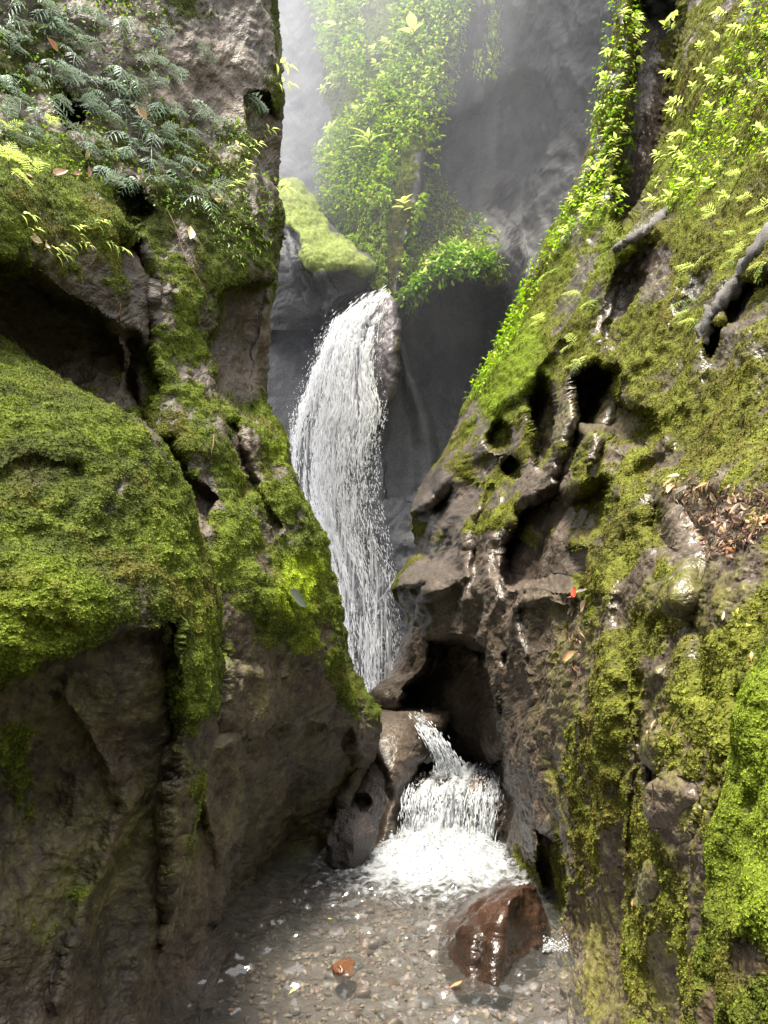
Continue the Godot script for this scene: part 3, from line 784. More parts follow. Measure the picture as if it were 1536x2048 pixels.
	# --- left wall
	add_wall('l', [
		[-420, -420, 3.6, -150, 4.2, 100, 4.8, 300, 5.3, 440, 5.8, 515, 6.1, 546, 6.7, 535, 9.5],
		[0, -420, 3.3, -150, 3.9, 100, 4.6, 300, 5.2, 440, 5.8, 520, 6.1, 549, 6.7, 540, 9.5],
		[180, -420, 3.2, -150, 3.8, 100, 4.5, 300, 5.1, 440, 5.7, 525, 6.0, 562, 6.7, 545, 9.5],
		[300, -420, 3.0, -150, 3.6, 100, 4.3, 300, 5.0, 430, 5.5, 515, 5.8, 549, 6.7, 540, 9.5],
		[420, -420, 2.9, -150, 3.4, 100, 4.1, 300, 4.8, 430, 5.2, 530, 5.5, 557, 6.2, 545, 9.5],
		[540, -420, 2.9, -150, 3.4, 100, 4.1, 300, 4.7, 430, 5.1, 525, 5.5, 551, 6.1, 540, 9.5],
		[680, -420, 3.0, -150, 3.5, 100, 4.2, 300, 4.6, 420, 5.1, 500, 5.5, 530, 6.0, 520, 9.5],
		[800, -420, 3.0, -150, 3.5, 100, 4.1, 300, 4.5, 420, 4.9, 490, 5.3, 522, 5.9, 510, 9.5],
		[885, -420, 3.0, -150, 3.5, 150, 4.1, 320, 4.4, 430, 4.7, 530, 5.2, 568, 5.8, 550, 9.5],
		[940, -420, 3.0, -150, 3.5, 150, 4.1, 330, 4.4, 440, 4.7, 540, 5.2, 580, 5.8, 560, 9.5],
		[1000, -420, 3.0, -100, 3.5, 200, 4.0, 350, 4.3, 470, 4.65, 565, 5.1, 602, 5.7, 585, 9.5],
		[1080, -420, 3.0, -100, 3.5, 200, 3.9, 370, 4.2, 500, 4.6, 600, 5.1, 641, 5.7, 620, 9.5],
		[1160, -420, 3.0, -100, 3.4, 200, 3.8, 380, 4.15, 520, 4.6, 625, 5.15, 668, 5.8, 650, 9.5],
		[1260, -420, 3.0, -100, 3.4, 200, 3.8, 390, 4.15, 540, 4.7, 645, 5.3, 686, 6.0, 665, 9.5],
		[1340, -420, 3.0, -100, 3.4, 200, 3.8, 390, 4.15, 550, 4.8, 660, 5.5, 699, 6.2, 680, 9.5],
		[1440, -420, 3.0, -100, 3.4, 200, 3.75, 380, 4.1, 550, 4.9, 680, 5.9, 738, 6.6, 730, 9.5],
		[1520, -420, 3.0, -100, 3.35, 200, 3.7, 360, 4.05, 520, 4.9, 650, 6.0, 728, 6.9, 730, 9.5],
		[1640, -420, 2.9, -100, 3.3, 200, 3.65, 350, 3.95, 480, 4.85, 590, 6.0, 690, 6.9, 700, 9.5],
		[1730, -420, 2.9, -100, 3.2, 200, 3.6, 340, 3.9, 450, 4.8, 550, 5.9, 640, 6.5, 680, 9.0],
		[1800, -420, 2.8, -100, 3.2, 200, 3.55, 330, 3.85, 430, 4.7, 500, 5.3, 560, 5.6, 620, 7.0],
		[1880, -420, 2.8, -100, 3.1, 200, 3.5, 320, 3.8, 400, 4.3, 450, 4.5, 490, 4.65, 560, 5.6],
		[1960, -420, 2.7, -100, 3.0, 200, 3.4, 310, 3.7, 370, 3.95, 410, 4.05, 440, 4.1, 520, 4.8],
		[2048, -420, 2.7, -100, 3.0, 200, 3.3, 300, 3.5, 350, 3.6, 385, 3.64, 410, 3.66, 500, 4.2],
		[2260, -420, 2.5, -100, 2.8, 200, 3.0, 300, 3.05, 350, 3.07, 380, 3.08, 400, 3.1, 480, 3.4]],
		[20, 46, 50, 42, 36, 22, 16], 3.2, {"jag": 2.5, "big": 0.10, "mid": 0.045, "fine": 0.011, "pit": 0.016, "scallop": 0.1, "moss_base": 0.56, "moss_a": Color(0.062, 0.08, 0.017), "moss_b": Color(0.165, 0.21, 0.032), "moss_c": Color(0.34, 0.43, 0.03), "rock_a": Color(0.06, 0.045, 0.031), "rock_b": Color(0.18, 0.135, 0.095),
		"relief": [
			pol([-420, 300, 0, 325, 80, 345, 200, 420, 285, 475, 300, 600, 290, 690, 240, 660, 100, 590, 0, 530, -420, 500], 16, -0.35),
			pol([-420, 480, 0, 512, 60, 530, 115, 590, 200, 640, 240, 700, 268, 770, 285, 860, 180, 820, 60, 740, -420, 690], 14, 0.26),
			pol([218, 470, 278, 478, 298, 560, 304, 700, 322, 770, 285, 860, 256, 780, 252, 640, 228, 540], 10, 0.3),
			pol([445, 578, 520, 560, 560, 570, 540, 720, 530, 800, 500, 830, 440, 780, 420, 700], 9, 0.35),
			pol([353, 958, 382, 955, 432, 1000, 425, 1050, 380, 1062, 362, 1040], 7, 0.16), pol([445, 850, 475, 845, 500, 920, 510, 990, 480, 1010, 470, 940, 450, 900], 9, 0.22),
			pol([110, 195, 140, 190, 165, 230, 160, 280, 125, 270], 8, 0.35), pol([225, 365, 270, 360, 300, 420, 270, 440, 235, 400], 8, 0.3), pol([500, 190, 530, 190, 570, 260, 570, 480, 530, 470, 515, 300], 8, 0.25),
			lne([340, 890, 365, 1000, 400, 1150, 415, 1300, 410, 1420], 26, 0.25), lne([480, 900, 520, 1000, 560, 1050], 14, 0.1),
			pol([395, 1500, 470, 1470, 500, 1560, 490, 1680, 430, 1720, 400, 1600], 16, -0.22), pol([430, 1330, 600, 1340, 570, 1450, 470, 1470, 425, 1440], 14, -0.08), pol([500, 1480, 690, 1460, 720, 1530, 620, 1730, 470, 1880, 420, 1850, 480, 1720, 500, 1600], 18, 0.5),
			ell(300, 380, 80, 60, 20, -0.1, 0.1), ell(420, 200, 90, 120, 0, 0.12, 0.1), ell(560, 1200, 70, 90, 20, -0.12, 0.0)],
		"moss": [ell(250, 120, 420, 200, 0, -0.22), ell(420, 150, 130, 130, 0, -0.45), ell(390, 130, 60, 70, 0, -0.3), ell(130, 650, 150, 110, 30, -1.2, 0.6), ell(265, 640, 40, 200, 0, -0.8), ell(490, 690, 70, 120, 0, -0.9), ell(530, 320, 40, 160, 0, -0.6), ell(400, 1010, 50, 60, 0, -0.9),
			pol([420, 1370, 560, 1300, 640, 1330, 690, 1420, 740, 1460, 760, 2300, -420, 2300, -420, 1500, 300, 1500], 50, -0.62), ell(490, 930, 40, 90, -10, -0.6), ell(500, 60, 60, 90, 0, -0.3),
			ell(600, 1170, 90, 160, 20, 0.6), ell(100, 410, 190, 80, 25, 0.35), ell(450, 470, 120, 110, 0, 0.25), ell(450, 950, 100, 110, 0, 0.2), ell(420, 1520, 60, 120, 0, 0.25), ell(470, 1620, 50, 60, 0, 0.2), ell(690, 1370, 30, 90, -15, 0.9)],
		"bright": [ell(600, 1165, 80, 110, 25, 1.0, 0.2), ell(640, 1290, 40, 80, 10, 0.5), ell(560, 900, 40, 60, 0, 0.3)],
		"dull": [pol([-420, -420, 560, -420, 560, 520, 300, 480, 250, 380, 100, 300, -420, 280], 40, 0.75), ell(470, 620, 120, 160, 0, 0.5)], "film": [pol([-420, 1300, 700, 1250, 740, 1800, -420, 1800], 120, 0.4)],
		"tone": [ell(420, 150, 140, 130, 0, 0.3), ell(470, 1600, 90, 150, 0, 0.2)]})
	done.append(["cliff_left", "left gorge wall with ferns above, mossy ledge and dark hollow", 'l', M.moss, M.rock, 3200.0, 0.0095])
	# --- nearest mossy shoulder on the left
	add_wall('l1', [
		[520, -500, 2.9, -350, 3.2, -260, 3.5, -210, 3.8, -170, 4.2, -220, 5.2],
		[610, -500, 2.6, -300, 3.0, -200, 3.3, -110, 3.6, -60, 4.0, -90, 5.0],
		[690, -500, 2.5, -250, 2.8, -120, 3.1, -40, 3.4, 22, 3.8, 0, 5.0],
		[770, -500, 2.4, -250, 2.7, -60, 2.95, 60, 3.15, 142, 3.6, 120, 4.8],
		[860, -500, 2.3, -250, 2.55, 0, 2.8, 160, 3.0, 282, 3.5, 260, 4.8],
		[960, -500, 2.2, -250, 2.4, 0, 2.65, 200, 2.9, 347, 3.4, 325, 4.8],
		[1060, -500, 2.15, -250, 2.35, 0, 2.55, 220, 2.8, 377, 3.3, 355, 4.8],
		[1160, -500, 2.1, -250, 2.25, 0, 2.45, 240, 2.75, 402, 3.25, 380, 4.8],
		[1290, -500, 2.05, -250, 2.2, 0, 2.4, 250, 2.75, 414, 3.25, 390, 4.8],
		[1390, -500, 2.1, -250, 2.25, 0, 2.45, 250, 2.8, 421, 3.3, 395, 4.8],
		[1500, -500, 2.1, -250, 2.3, 0, 2.55, 240, 2.9, 397, 3.35, 375, 4.8],
		[1620, -500, 2.1, -250, 2.3, 0, 2.6, 230, 2.95, 372, 3.35, 350, 4.8],
		[1750, -500, 2.1, -250, 2.3, 0, 2.6, 220, 2.95, 352, 3.35, 330, 4.8],
		[1900, -500, 2.1, -250, 2.25, 0, 2.55, 200, 2.9, 326, 3.3, 305, 4.8],
		[2048, -500, 2.05, -250, 2.2, 0, 2.5, 190, 2.8, 302, 3.2, 285, 4.6],
		[2280, -500, 2.0, -250, 2.15, 0, 2.4, 190, 2.65, 292, 3.0, 275, 4.4]],
		[24, 50, 66, 50, 18], 3.2, {"jag": 3.0, "big": 0.08, "mid": 0.035, "fine": 0.009, "pit": 0.012, "scallop": 0.09, "moss_base": 0.85, "rock_a": Color(0.06, 0.045, 0.031), "rock_b": Color(0.18, 0.135, 0.095), "moss_a": Color(0.062, 0.08, 0.017), "moss_b": Color(0.165, 0.21, 0.032),
		"relief": [pol([-500, 1420, 0, 1372, 90, 1310, 150, 1295, 235, 1262, 325, 1262, 350, 1400, 330, 1600, 320, 2300, -500, 2300], 10, 0.16), pol([335, 1255, 352, 1250, 362, 1400, 350, 1560, 330, 1400], 6, 0.15),
			lne([140, 1400, 260, 1600, 180, 1800, 120, 2000], 40, -0.06), ell(60, 1600, 120, 200, 20, 0.1, 0.1), lne([0, 960, 60, 925, 150, 945], 22, 0.05), ell(100, 1180, 220, 110, 10, -0.08, 0.0)],
		"moss": [pol([-500, 1430, 0, 1375, 90, 1315, 150, 1300, 235, 1262, 320, 1260, 345, 1330, 345, 2300, -500, 2300], 26, -0.72), pol([345, 1380, 440, 1440, 440, 2300, 330, 2300], 20, -0.45), ell(60, 940, 110, 50, 0, -0.2), ell(230, 1000, 40, 70, 20, -0.2), ell(290, 860, 60, 40, 40, -0.3), ell(30, 1560, 60, 160, 0, 0.5), ell(370, 1380, 50, 110, 0, 0.3)],
		"dull": [ell(60, 930, 170, 70, 0, 0.8), ell(240, 1000, 70, 100, 20, 0.4), ell(150, 800, 160, 60, 35, 0.35)], "film": [pol([-500, 1300, 420, 1220, 420, 1900, -500, 1900], 120, 0.45)],
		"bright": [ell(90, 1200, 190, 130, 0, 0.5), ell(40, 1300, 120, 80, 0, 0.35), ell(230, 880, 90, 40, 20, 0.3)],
		"streak": 0.3})
	done.append(["cliff_left_near", "large mossy shoulder of the near left wall over bare brown rock", 'l1', M.moss, M.rock, 8000.0, 0.0082])
	# --- the rock tongue the stream runs over, and the step under the cascade
	add_wall('m', [
		[1405, 640, 10.0, 720, 9.6, 780, 9.5, 830, 9.5, 880, 9.5, 915, 9.7, 920, 10.4],
		[1428, 640, 8.6, 725, 8.1, 780, 7.95, 830, 8.0, 878, 8.3, 908, 8.8, 912, 10.2],
		[1470, 640, 8.0, 720, 7.5, 770, 7.35, 815, 7.45, 865, 7.9, 890, 8.4, 890, 10.0],
		[1530, 640, 7.6, 710, 7.2, 765, 7.1, 800, 7.15, 822, 7.4, 836, 7.9, 836, 10.0],
		[1600, 640, 7.3, 700, 7.0, 750, 6.95, 780, 7.0, 796, 7.2, 806, 7.6, 806, 9.0],
		[1680, 640, 7.0, 700, 6.7, 745, 6.7, 770, 6.8, 785, 7.0, 797, 7.3, 797, 8.5],
		[1735, 620, 6.7, 690, 6.45, 730, 6.45, 755, 6.6, 775, 6.8, 790, 7.1, 790, 8.0],
		[1830, 600, 6.2, 690, 5.9, 730, 5.9, 755, 6.0, 775, 6.2, 790, 6.6, 790, 7.5]],
		[24, 26, 20, 20, 14, 8], 3.0, {"big": 0.03, "mid": 0.012, "fine": 0.006, "pit": 0.01, "moss_base": -0.5, "rock_a": Color(0.08, 0.06, 0.045), "rock_b": Color(0.22, 0.17, 0.13),
		"relief": [pol([690, 1490, 745, 1500, 775, 1540, 782, 1600, 760, 1690, 700, 1640, 680, 1560], 9, 0.16), ell(728, 1600, 18, 16, 0, 0.2, 0.4), ell(715, 1540, 22, 16, 0, 0.15, 0.4)],
		"tone": [pol([740, 1420, 900, 1420, 860, 1500, 815, 1540, 800, 1640, 786, 1640, 790, 1540, 770, 1480], 12, 0.4)]})
	done.append(["rock_tongue", "smooth brown rock tongue that the upper stream slides over", 'm', M.moss, M.wet, 0.0, 0.02])
	add_wall('step', [
		[1530, 820, 9.0, 880, 8.9, 940, 8.9, 1015, 9.0], [1552, 800, 8.0, 870, 7.9, 940, 7.9, 1018, 8.0], [1578, 790, 7.5, 870, 7.4, 940, 7.42, 1020, 7.5], [1640, 785, 7.3, 870, 7.2, 940, 7.22, 1020, 7.3], [1760, 780, 7.2, 870, 7.1, 940, 7.1, 1030, 7.2]],
		[30, 30, 30], 4.0, {"big": 0.04, "mid": 0.05, "fine": 0.02, "moss_base": -0.6})
	done.append(["rock_step", "brown rock step under the small cascade", 'step', M.moss, M.wet, 0.0, 0.02])
	# --- moss-topped slab wedged beside the lip of the fall
	add_wall('slab', [
		[352, 520, 13.2, 530, 12.2, 545, 12.1, 556, 12.1, 566, 12.3, 566, 13.2],
		[368, 500, 13.2, 525, 11.8, 555, 11.6, 575, 11.6, 594, 11.9, 594, 13.2],
		[400, 490, 13.2, 520, 11.5, 560, 11.2, 595, 11.3, 630, 11.7, 630, 13.2],
		[450, 490, 13.2, 520, 11.3, 560, 10.9, 610, 11.0, 660, 11.5, 660, 13.2],
		[490, 490, 13.2, 520, 11.2, 570, 10.7, 640, 10.8, 702, 11.3, 702, 13.2],
		[525, 490, 13.2, 520, 11.2, 580, 10.6, 660, 10.7, 744, 11.1, 744, 13.2],
		[545, 490, 13.2, 520, 11.3, 580, 10.7, 660, 10.8, 742, 11.1, 742, 13.2],
		[580, 490, 13.2, 520, 11.4, 580, 10.9, 650, 11.0, 716, 11.2, 716, 13.2],
		[620, 490, 13.2, 520, 11.5, 570, 11.1, 630, 11.1, 676, 11.4, 676, 13.2],
		[660, 490, 13.2, 520, 11.7, 560, 11.4, 600, 11.5, 640, 11.8, 640, 13.2]],
		[14, 20, 24, 24, 14], 2.6, {"big": 0.1, "mid": 0.05, "fine": 0.01, "pit": 0.004, "moss_base": -0.7, "warp": 6.0, "rock_a": Color(0.09, 0.088, 0.09), "rock_b": Color(0.2, 0.195, 0.2),
		"relief": [pol([520, 440, 565, 440, 592, 470, 615, 520, 640, 556, 665, 550, 700, 537, 750, 545, 740, 660, 520, 700], 8, 0.25), lne([640, 555, 665, 600, 655, 640], 16, -0.2), lne([570, 450, 600, 560, 620, 600], 10, -0.12)],
		"moss": [pol([500, 340, 600, 365, 640, 415, 665, 455, 705, 485, 755, 530, 740, 548, 700, 534, 640, 552, 612, 518, 590, 468, 560, 432, 500, 430], 5, 1.8)], "moss_b": Color(0.36, 0.42, 0.1), "moss_a": Color(0.27, 0.33, 0.06), "moss_c": Color(0.42, 0.52, 0.1), "bright": [ell(640, 460, 160, 160, 0, 0.6)]})
	done.append(["mossy_slab", "moss-topped slab of grey rock beside the lip of the waterfall", 'slab', M.moss_smooth, M.rock, 0.0, 0.018])
	# --- smooth wet rock that the lip of the fall slides over
	add_wall('lip', [
		[585, 690, 13.0, 720, 11.6, 760, 11.4, 790, 11.6, 800, 13.0], [600, 690, 13.0, 715, 11.1, 760, 10.95, 792, 11.1, 800, 13.0], [650, 690, 13.0, 715, 10.9, 760, 10.75, 797, 10.95, 800, 13.0], [700, 690, 13.0, 712, 10.85, 760, 10.7, 799, 10.9, 800, 13.0],
		[745, 690, 13.0, 712, 10.85, 755, 10.75, 796, 10.95, 798, 13.0], [785, 690, 13.0, 715, 10.9, 752, 10.85, 786, 11.0, 788, 13.0], [825, 690, 13.0, 720, 11.1, 745, 11.05, 764, 11.2, 768, 13.0], [860, 690, 13.0, 720, 11.5, 740, 11.4, 752, 11.5, 755, 13.0]],
		[8, 24, 24, 8], 3.0, {"big": 0.06, "mid": 0.03, "fine": 0.012, "pit": 0.0, "moss_base": -0.8, "rock_a": Color(0.16, 0.13, 0.14), "rock_b": Color(0.36, 0.31, 0.33), "moss": [ell(798, 700, 7, 45, 0, 1.8)]})
	done.append(["waterfall_lip", "smooth pinkish wet rock at the lip of the waterfall", 'lip', M.moss, M.wet, 0.0, 0.02])
	# --- wet reddish boulder standing in the pool
	add_wall('boulder', [
		[1764, 1015, 5.3, 1025, 4.95, 1035, 4.8, 1042, 4.78, 1050, 4.8, 1056, 4.95, 1062, 5.3],
		[1774, 975, 5.3, 990, 4.85, 1012, 4.68, 1032, 4.6, 1050, 4.66, 1066, 4.85, 1074, 5.3],
		[1796, 940, 5.3, 956, 4.75, 988, 4.52, 1020, 4.4, 1045, 4.5, 1072, 4.78, 1085, 5.3],
		[1834, 908, 5.3, 922, 4.7, 955, 4.42, 1005, 4.26, 1045, 4.42, 1086, 4.74, 1100, 5.3],
		[1870, 882, 5.3, 892, 4.68, 935, 4.3, 985, 4.22, 1040, 4.38, 1093, 4.72, 1105, 5.3],
		[1920, 872, 5.3, 882, 4.66, 930, 4.25, 985, 4.16, 1035, 4.34, 1088, 4.7, 1102, 5.3],
		[1990, 872, 5.2, 884, 4.6, 930, 4.2, 985, 4.1, 1030, 4.3, 1075, 4.6, 1095, 5.2]],
		[8, 14, 22, 22, 14, 8], 2.4, {"big": 0.05, "mid": 0.03, "fine": 0.007, "pit": 0.012, "jag": 2.0, "warp": 3.0, "moss_base": -0.9, "rock_a": Color(0.042, 0.027, 0.02), "rock_b": Color(0.12, 0.064, 0.044),
		"relief": [lne([1042, 1760, 1015, 1820, 1000, 1900, 995, 1990], 36, -0.07), lne([950, 1800, 965, 1870, 955, 1950], 16, 0.03), pol([1020, 1810, 1070, 1800, 1095, 1880, 1010, 1910], 12, 0.05)]})
	done.append(["boulder", "wet reddish-brown boulder standing in the pool", 'boulder', M.moss, M.glossy, 0.0, 0.02])
	var job := WorkerThreadPool.add_group_task(run_wall, queue.size(), -1, true)
	WorkerThreadPool.wait_for_group_task_completion(job)
	for q in queue: survey(q.w)
	for d in done:
		for q in queue:
			if q.id == d[2]: cliff(d[0], d[1], q.w, d[3], d[4], d[5], d[6])
	# --- the walls go on behind the photographer
	for s in [-1.0, 1.0]:
		var st := SurfaceTool.new()
		st.begin(Mesh.PRIMITIVE_TRIANGLES)
		st.set_smooth_group(0)
		var g := []
		for j in 40:
			for i in 40:
				var z := -1.5 + i * 0.22
				var y := -0.6 + j * 0.2
				var x: float = s * ((1.25 if s > 0.0 else 1.75) + 0.19 * maxf(y, 0.0) + 0.12 * maxf(z, 0.0))
				var p := Vector3(x, y, z)
				g.append(p + Vector3(s, 0, 0) * 0.25 * n_big.get_noise_3dv(p * 1.4))
		for j in 39:
			for i in 39:
				var a := j * 40 + i
				for k in ([a, a + 1, a + 40, a + 1, a + 41, a + 40] if s < 0 else [a, a + 40, a + 1, a + 1, a + 40, a + 41]): st.add_vertex(g[k])
		st.index(); st.generate_normals()
		var o := mesh_node("cliff_behind", st.commit(), M.root)
		tag(o, "gorge wall continuing behind the viewpoint", "cliff", "", "structure")


# a sheet through rows of [y, distance, x left, x right], with noise relief
func sheet(rows: Array, nx: int, ny: int, amp: float, freq: Vector3, cover: Callable, bow := 0.0) -> ArrayMesh:
	var P := PackedVector3Array()
	var C := PackedColorArray()
	for j in ny:
		var f := float(j) / (ny - 1) * (rows.size() - 1)
		var k := mini(int(f), rows.size() - 2)
		var t := f - k
		var q := []
		for c in 4: q.append(crom(rows[maxi(k - 1, 0)][c], rows[k][c], rows[k + 1][c], rows[mini(k + 2, rows.size() - 1)][c], t))
		for i in nx:
			var u := float(i) / (nx - 1)
			var lip: float = n_warp.get_noise_2d(u * 260.0 + 40.0, 9.0) * bow
			var p := at(lerpf(q[2], q[3], u), q[0] + lip * 46.0, q[1] + bow * (0.5 * (2.0 * u - 1.0) * (2.0 * u - 1.0) - 0.1) + lip * 0.35)
			var n := n_fine.get_noise_3d(p.x * freq.x, p.y * freq.y, p.z * freq.z)
			var n2 := n_mid.get_noise_3d(p.x * freq.x, p.y * freq.y, p.z * freq.z)
			P.append(p + Vector3(0, 0.3, 1.0).normalized() * amp * (n + n2))
			C.append(Color(1, 1, 1, clampf(cover.call(u, f / (rows.size() - 1), n, n2), 0.0, 1.0)))
	var I := PackedInt32Array()
	for j in ny - 1:
		for i in nx - 1:
			var e := j * nx + i
			if C[e].a + C[e + 1].a + C[e + nx].a + C[e + nx + 1].a < 0.02: continue
			I.append_array([e, e + 1, e + nx, e + 1, e + nx + 1, e + nx])
	var arr := []
	arr.resize(Mesh.ARRAY_MAX)
	arr[Mesh.ARRAY_VERTEX] = P
	arr[Mesh.ARRAY_NORMAL] = grid_normals(P, nx, ny, false)
	arr[Mesh.ARRAY_COLOR] = C
	arr[Mesh.ARRAY_INDEX] = I
	var am := ArrayMesh.new()
	am.add_surface_from_arrays(Mesh.PRIMITIVE_TRIANGLES, arr)
	return am

# a level sheet over x0..x1, z0..z1 whose height and cover come from callables of (x, z)
func level(x0: float, x1: float, z0: float, z1: float, st: float, height: Callable, cover = null) -> ArrayMesh:
	var nx := int((x1 - x0) / st) + 1
	var nz := int((z1 - z0) / st) + 1
	var P := PackedVector3Array()
	var C := PackedColorArray()
	for j in nz:
		for i in nx:
			var x := x0 + i * st
			var z := z0 + j * st
			P.append(Vector3(x, height.call(x, z), z))
			if cover != null: C.append(cover.call(x, z))
	var I := PackedInt32Array()
	for j in nz - 1:
		for i in nx - 1:
			var e := j * nx + i
			if cover != null and C[e].a + C[e + 1].a + C[e + nx].a + C[e + nx + 1].a < 0.02: continue
			I.append_array([e, e + 1, e + nx, e + 1, e + nx + 1, e + nx])
	var arr := []
	arr.resize(Mesh.ARRAY_MAX)
	arr[Mesh.ARRAY_VERTEX] = P
	arr[Mesh.ARRAY_NORMAL] = grid_normals(P, nx, nz, false)
	if cover != null: arr[Mesh.ARRAY_COLOR] = C
	arr[Mesh.ARRAY_INDEX] = I
	var am := ArrayMesh.new()
	am.add_surface_from_arrays(Mesh.PRIMITIVE_TRIANGLES, arr)
	return am

func drops(called: String, rows: Array, count: int, dens: Callable, thick: float, w0: float, w1: float, stretch: float, parent: Node) -> void:
	var xf := []
	var cols := []
	var tries := 0
	while xf.size() < count and tries < count * 14:
		tries += 1
		var v := rng.randf()
		var u := rng.randf()
		if rng.randf() > dens.call(u, v): continue
		if thick > 0.1 and rng.randf() > smoothstep(-0.35, 0.2, n_warp.get_noise_2d(u * 420.0, v * 110.0)): continue
		var f := v * (rows.size() - 1)
		var k := mini(int(f), rows.size() - 2)
		var t := f - k
		var p := at(lerpf(lerpf(rows[k][2], rows[k][3], u), lerpf(rows[k + 1][2], rows[k + 1][3], u), t), lerpf(rows[k][0], rows[k + 1][0], t), lerpf(rows[k][1], rows[k + 1][1], t))
		var a := at(lerpf(rows[k][2], rows[k][3], u), rows[k][0], rows[k][1])
		var b := at(lerpf(rows[k + 1][2], rows[k + 1][3], u), rows[k + 1][0], rows[k + 1][1])
		var dir := ((a - b).normalized() + Vector3(rng.randf() - 0.5, 0.5, rng.randf() - 0.5) * 0.5).normalized()
		p += Vector3(rng.randfn(0, 0.012), rng.randfn(0, 0.02), rng.randfn(0, thick))
		var w := lerpf(w0, w1, pow(rng.randf(), 2.5))
		var x := dir.cross(Vector3.FORWARD).normalized()
		xf.append(Transform3D(Basis(x * w, dir * w * stretch * rng.randf_range(0.5, 1.4), x.cross(dir) * w), p))
	multi(called, M.drop, M.fall if parent.name == "waterfall" else M.foam, xf, cols, parent)

func added_end_wall() -> void:  # unseen wall added behind the camera to block low skylight and darken the fronts
	var st := SurfaceTool.new()
	st.begin(Mesh.PRIMITIVE_TRIANGLES)
	st.set_smooth_group(0)
	var g := []
	for j in 44:
		for i in 40:
			var p := Vector3(-4.4 + i * 0.22, -0.6 + j * 0.2, 0.0)
			p.z = 4.6 + 0.12 * p.y + 0.35 * n_big.get_noise_3d(p.x, p.y, 3.0)
			g.append(p)
	for j in 43:
		for i in 39:
			var a := j * 40 + i
			for k in [a, a + 40, a + 1, a + 1, a + 40, a + 41]: st.add_vertex(g[k])
	st.index(); st.generate_normals()
	var o := mesh_node("cliff_behind", st.commit(), M.root)
	tag(o, "added end wall behind the viewpoint shutting out low sky light", "cliff", "", "structure")

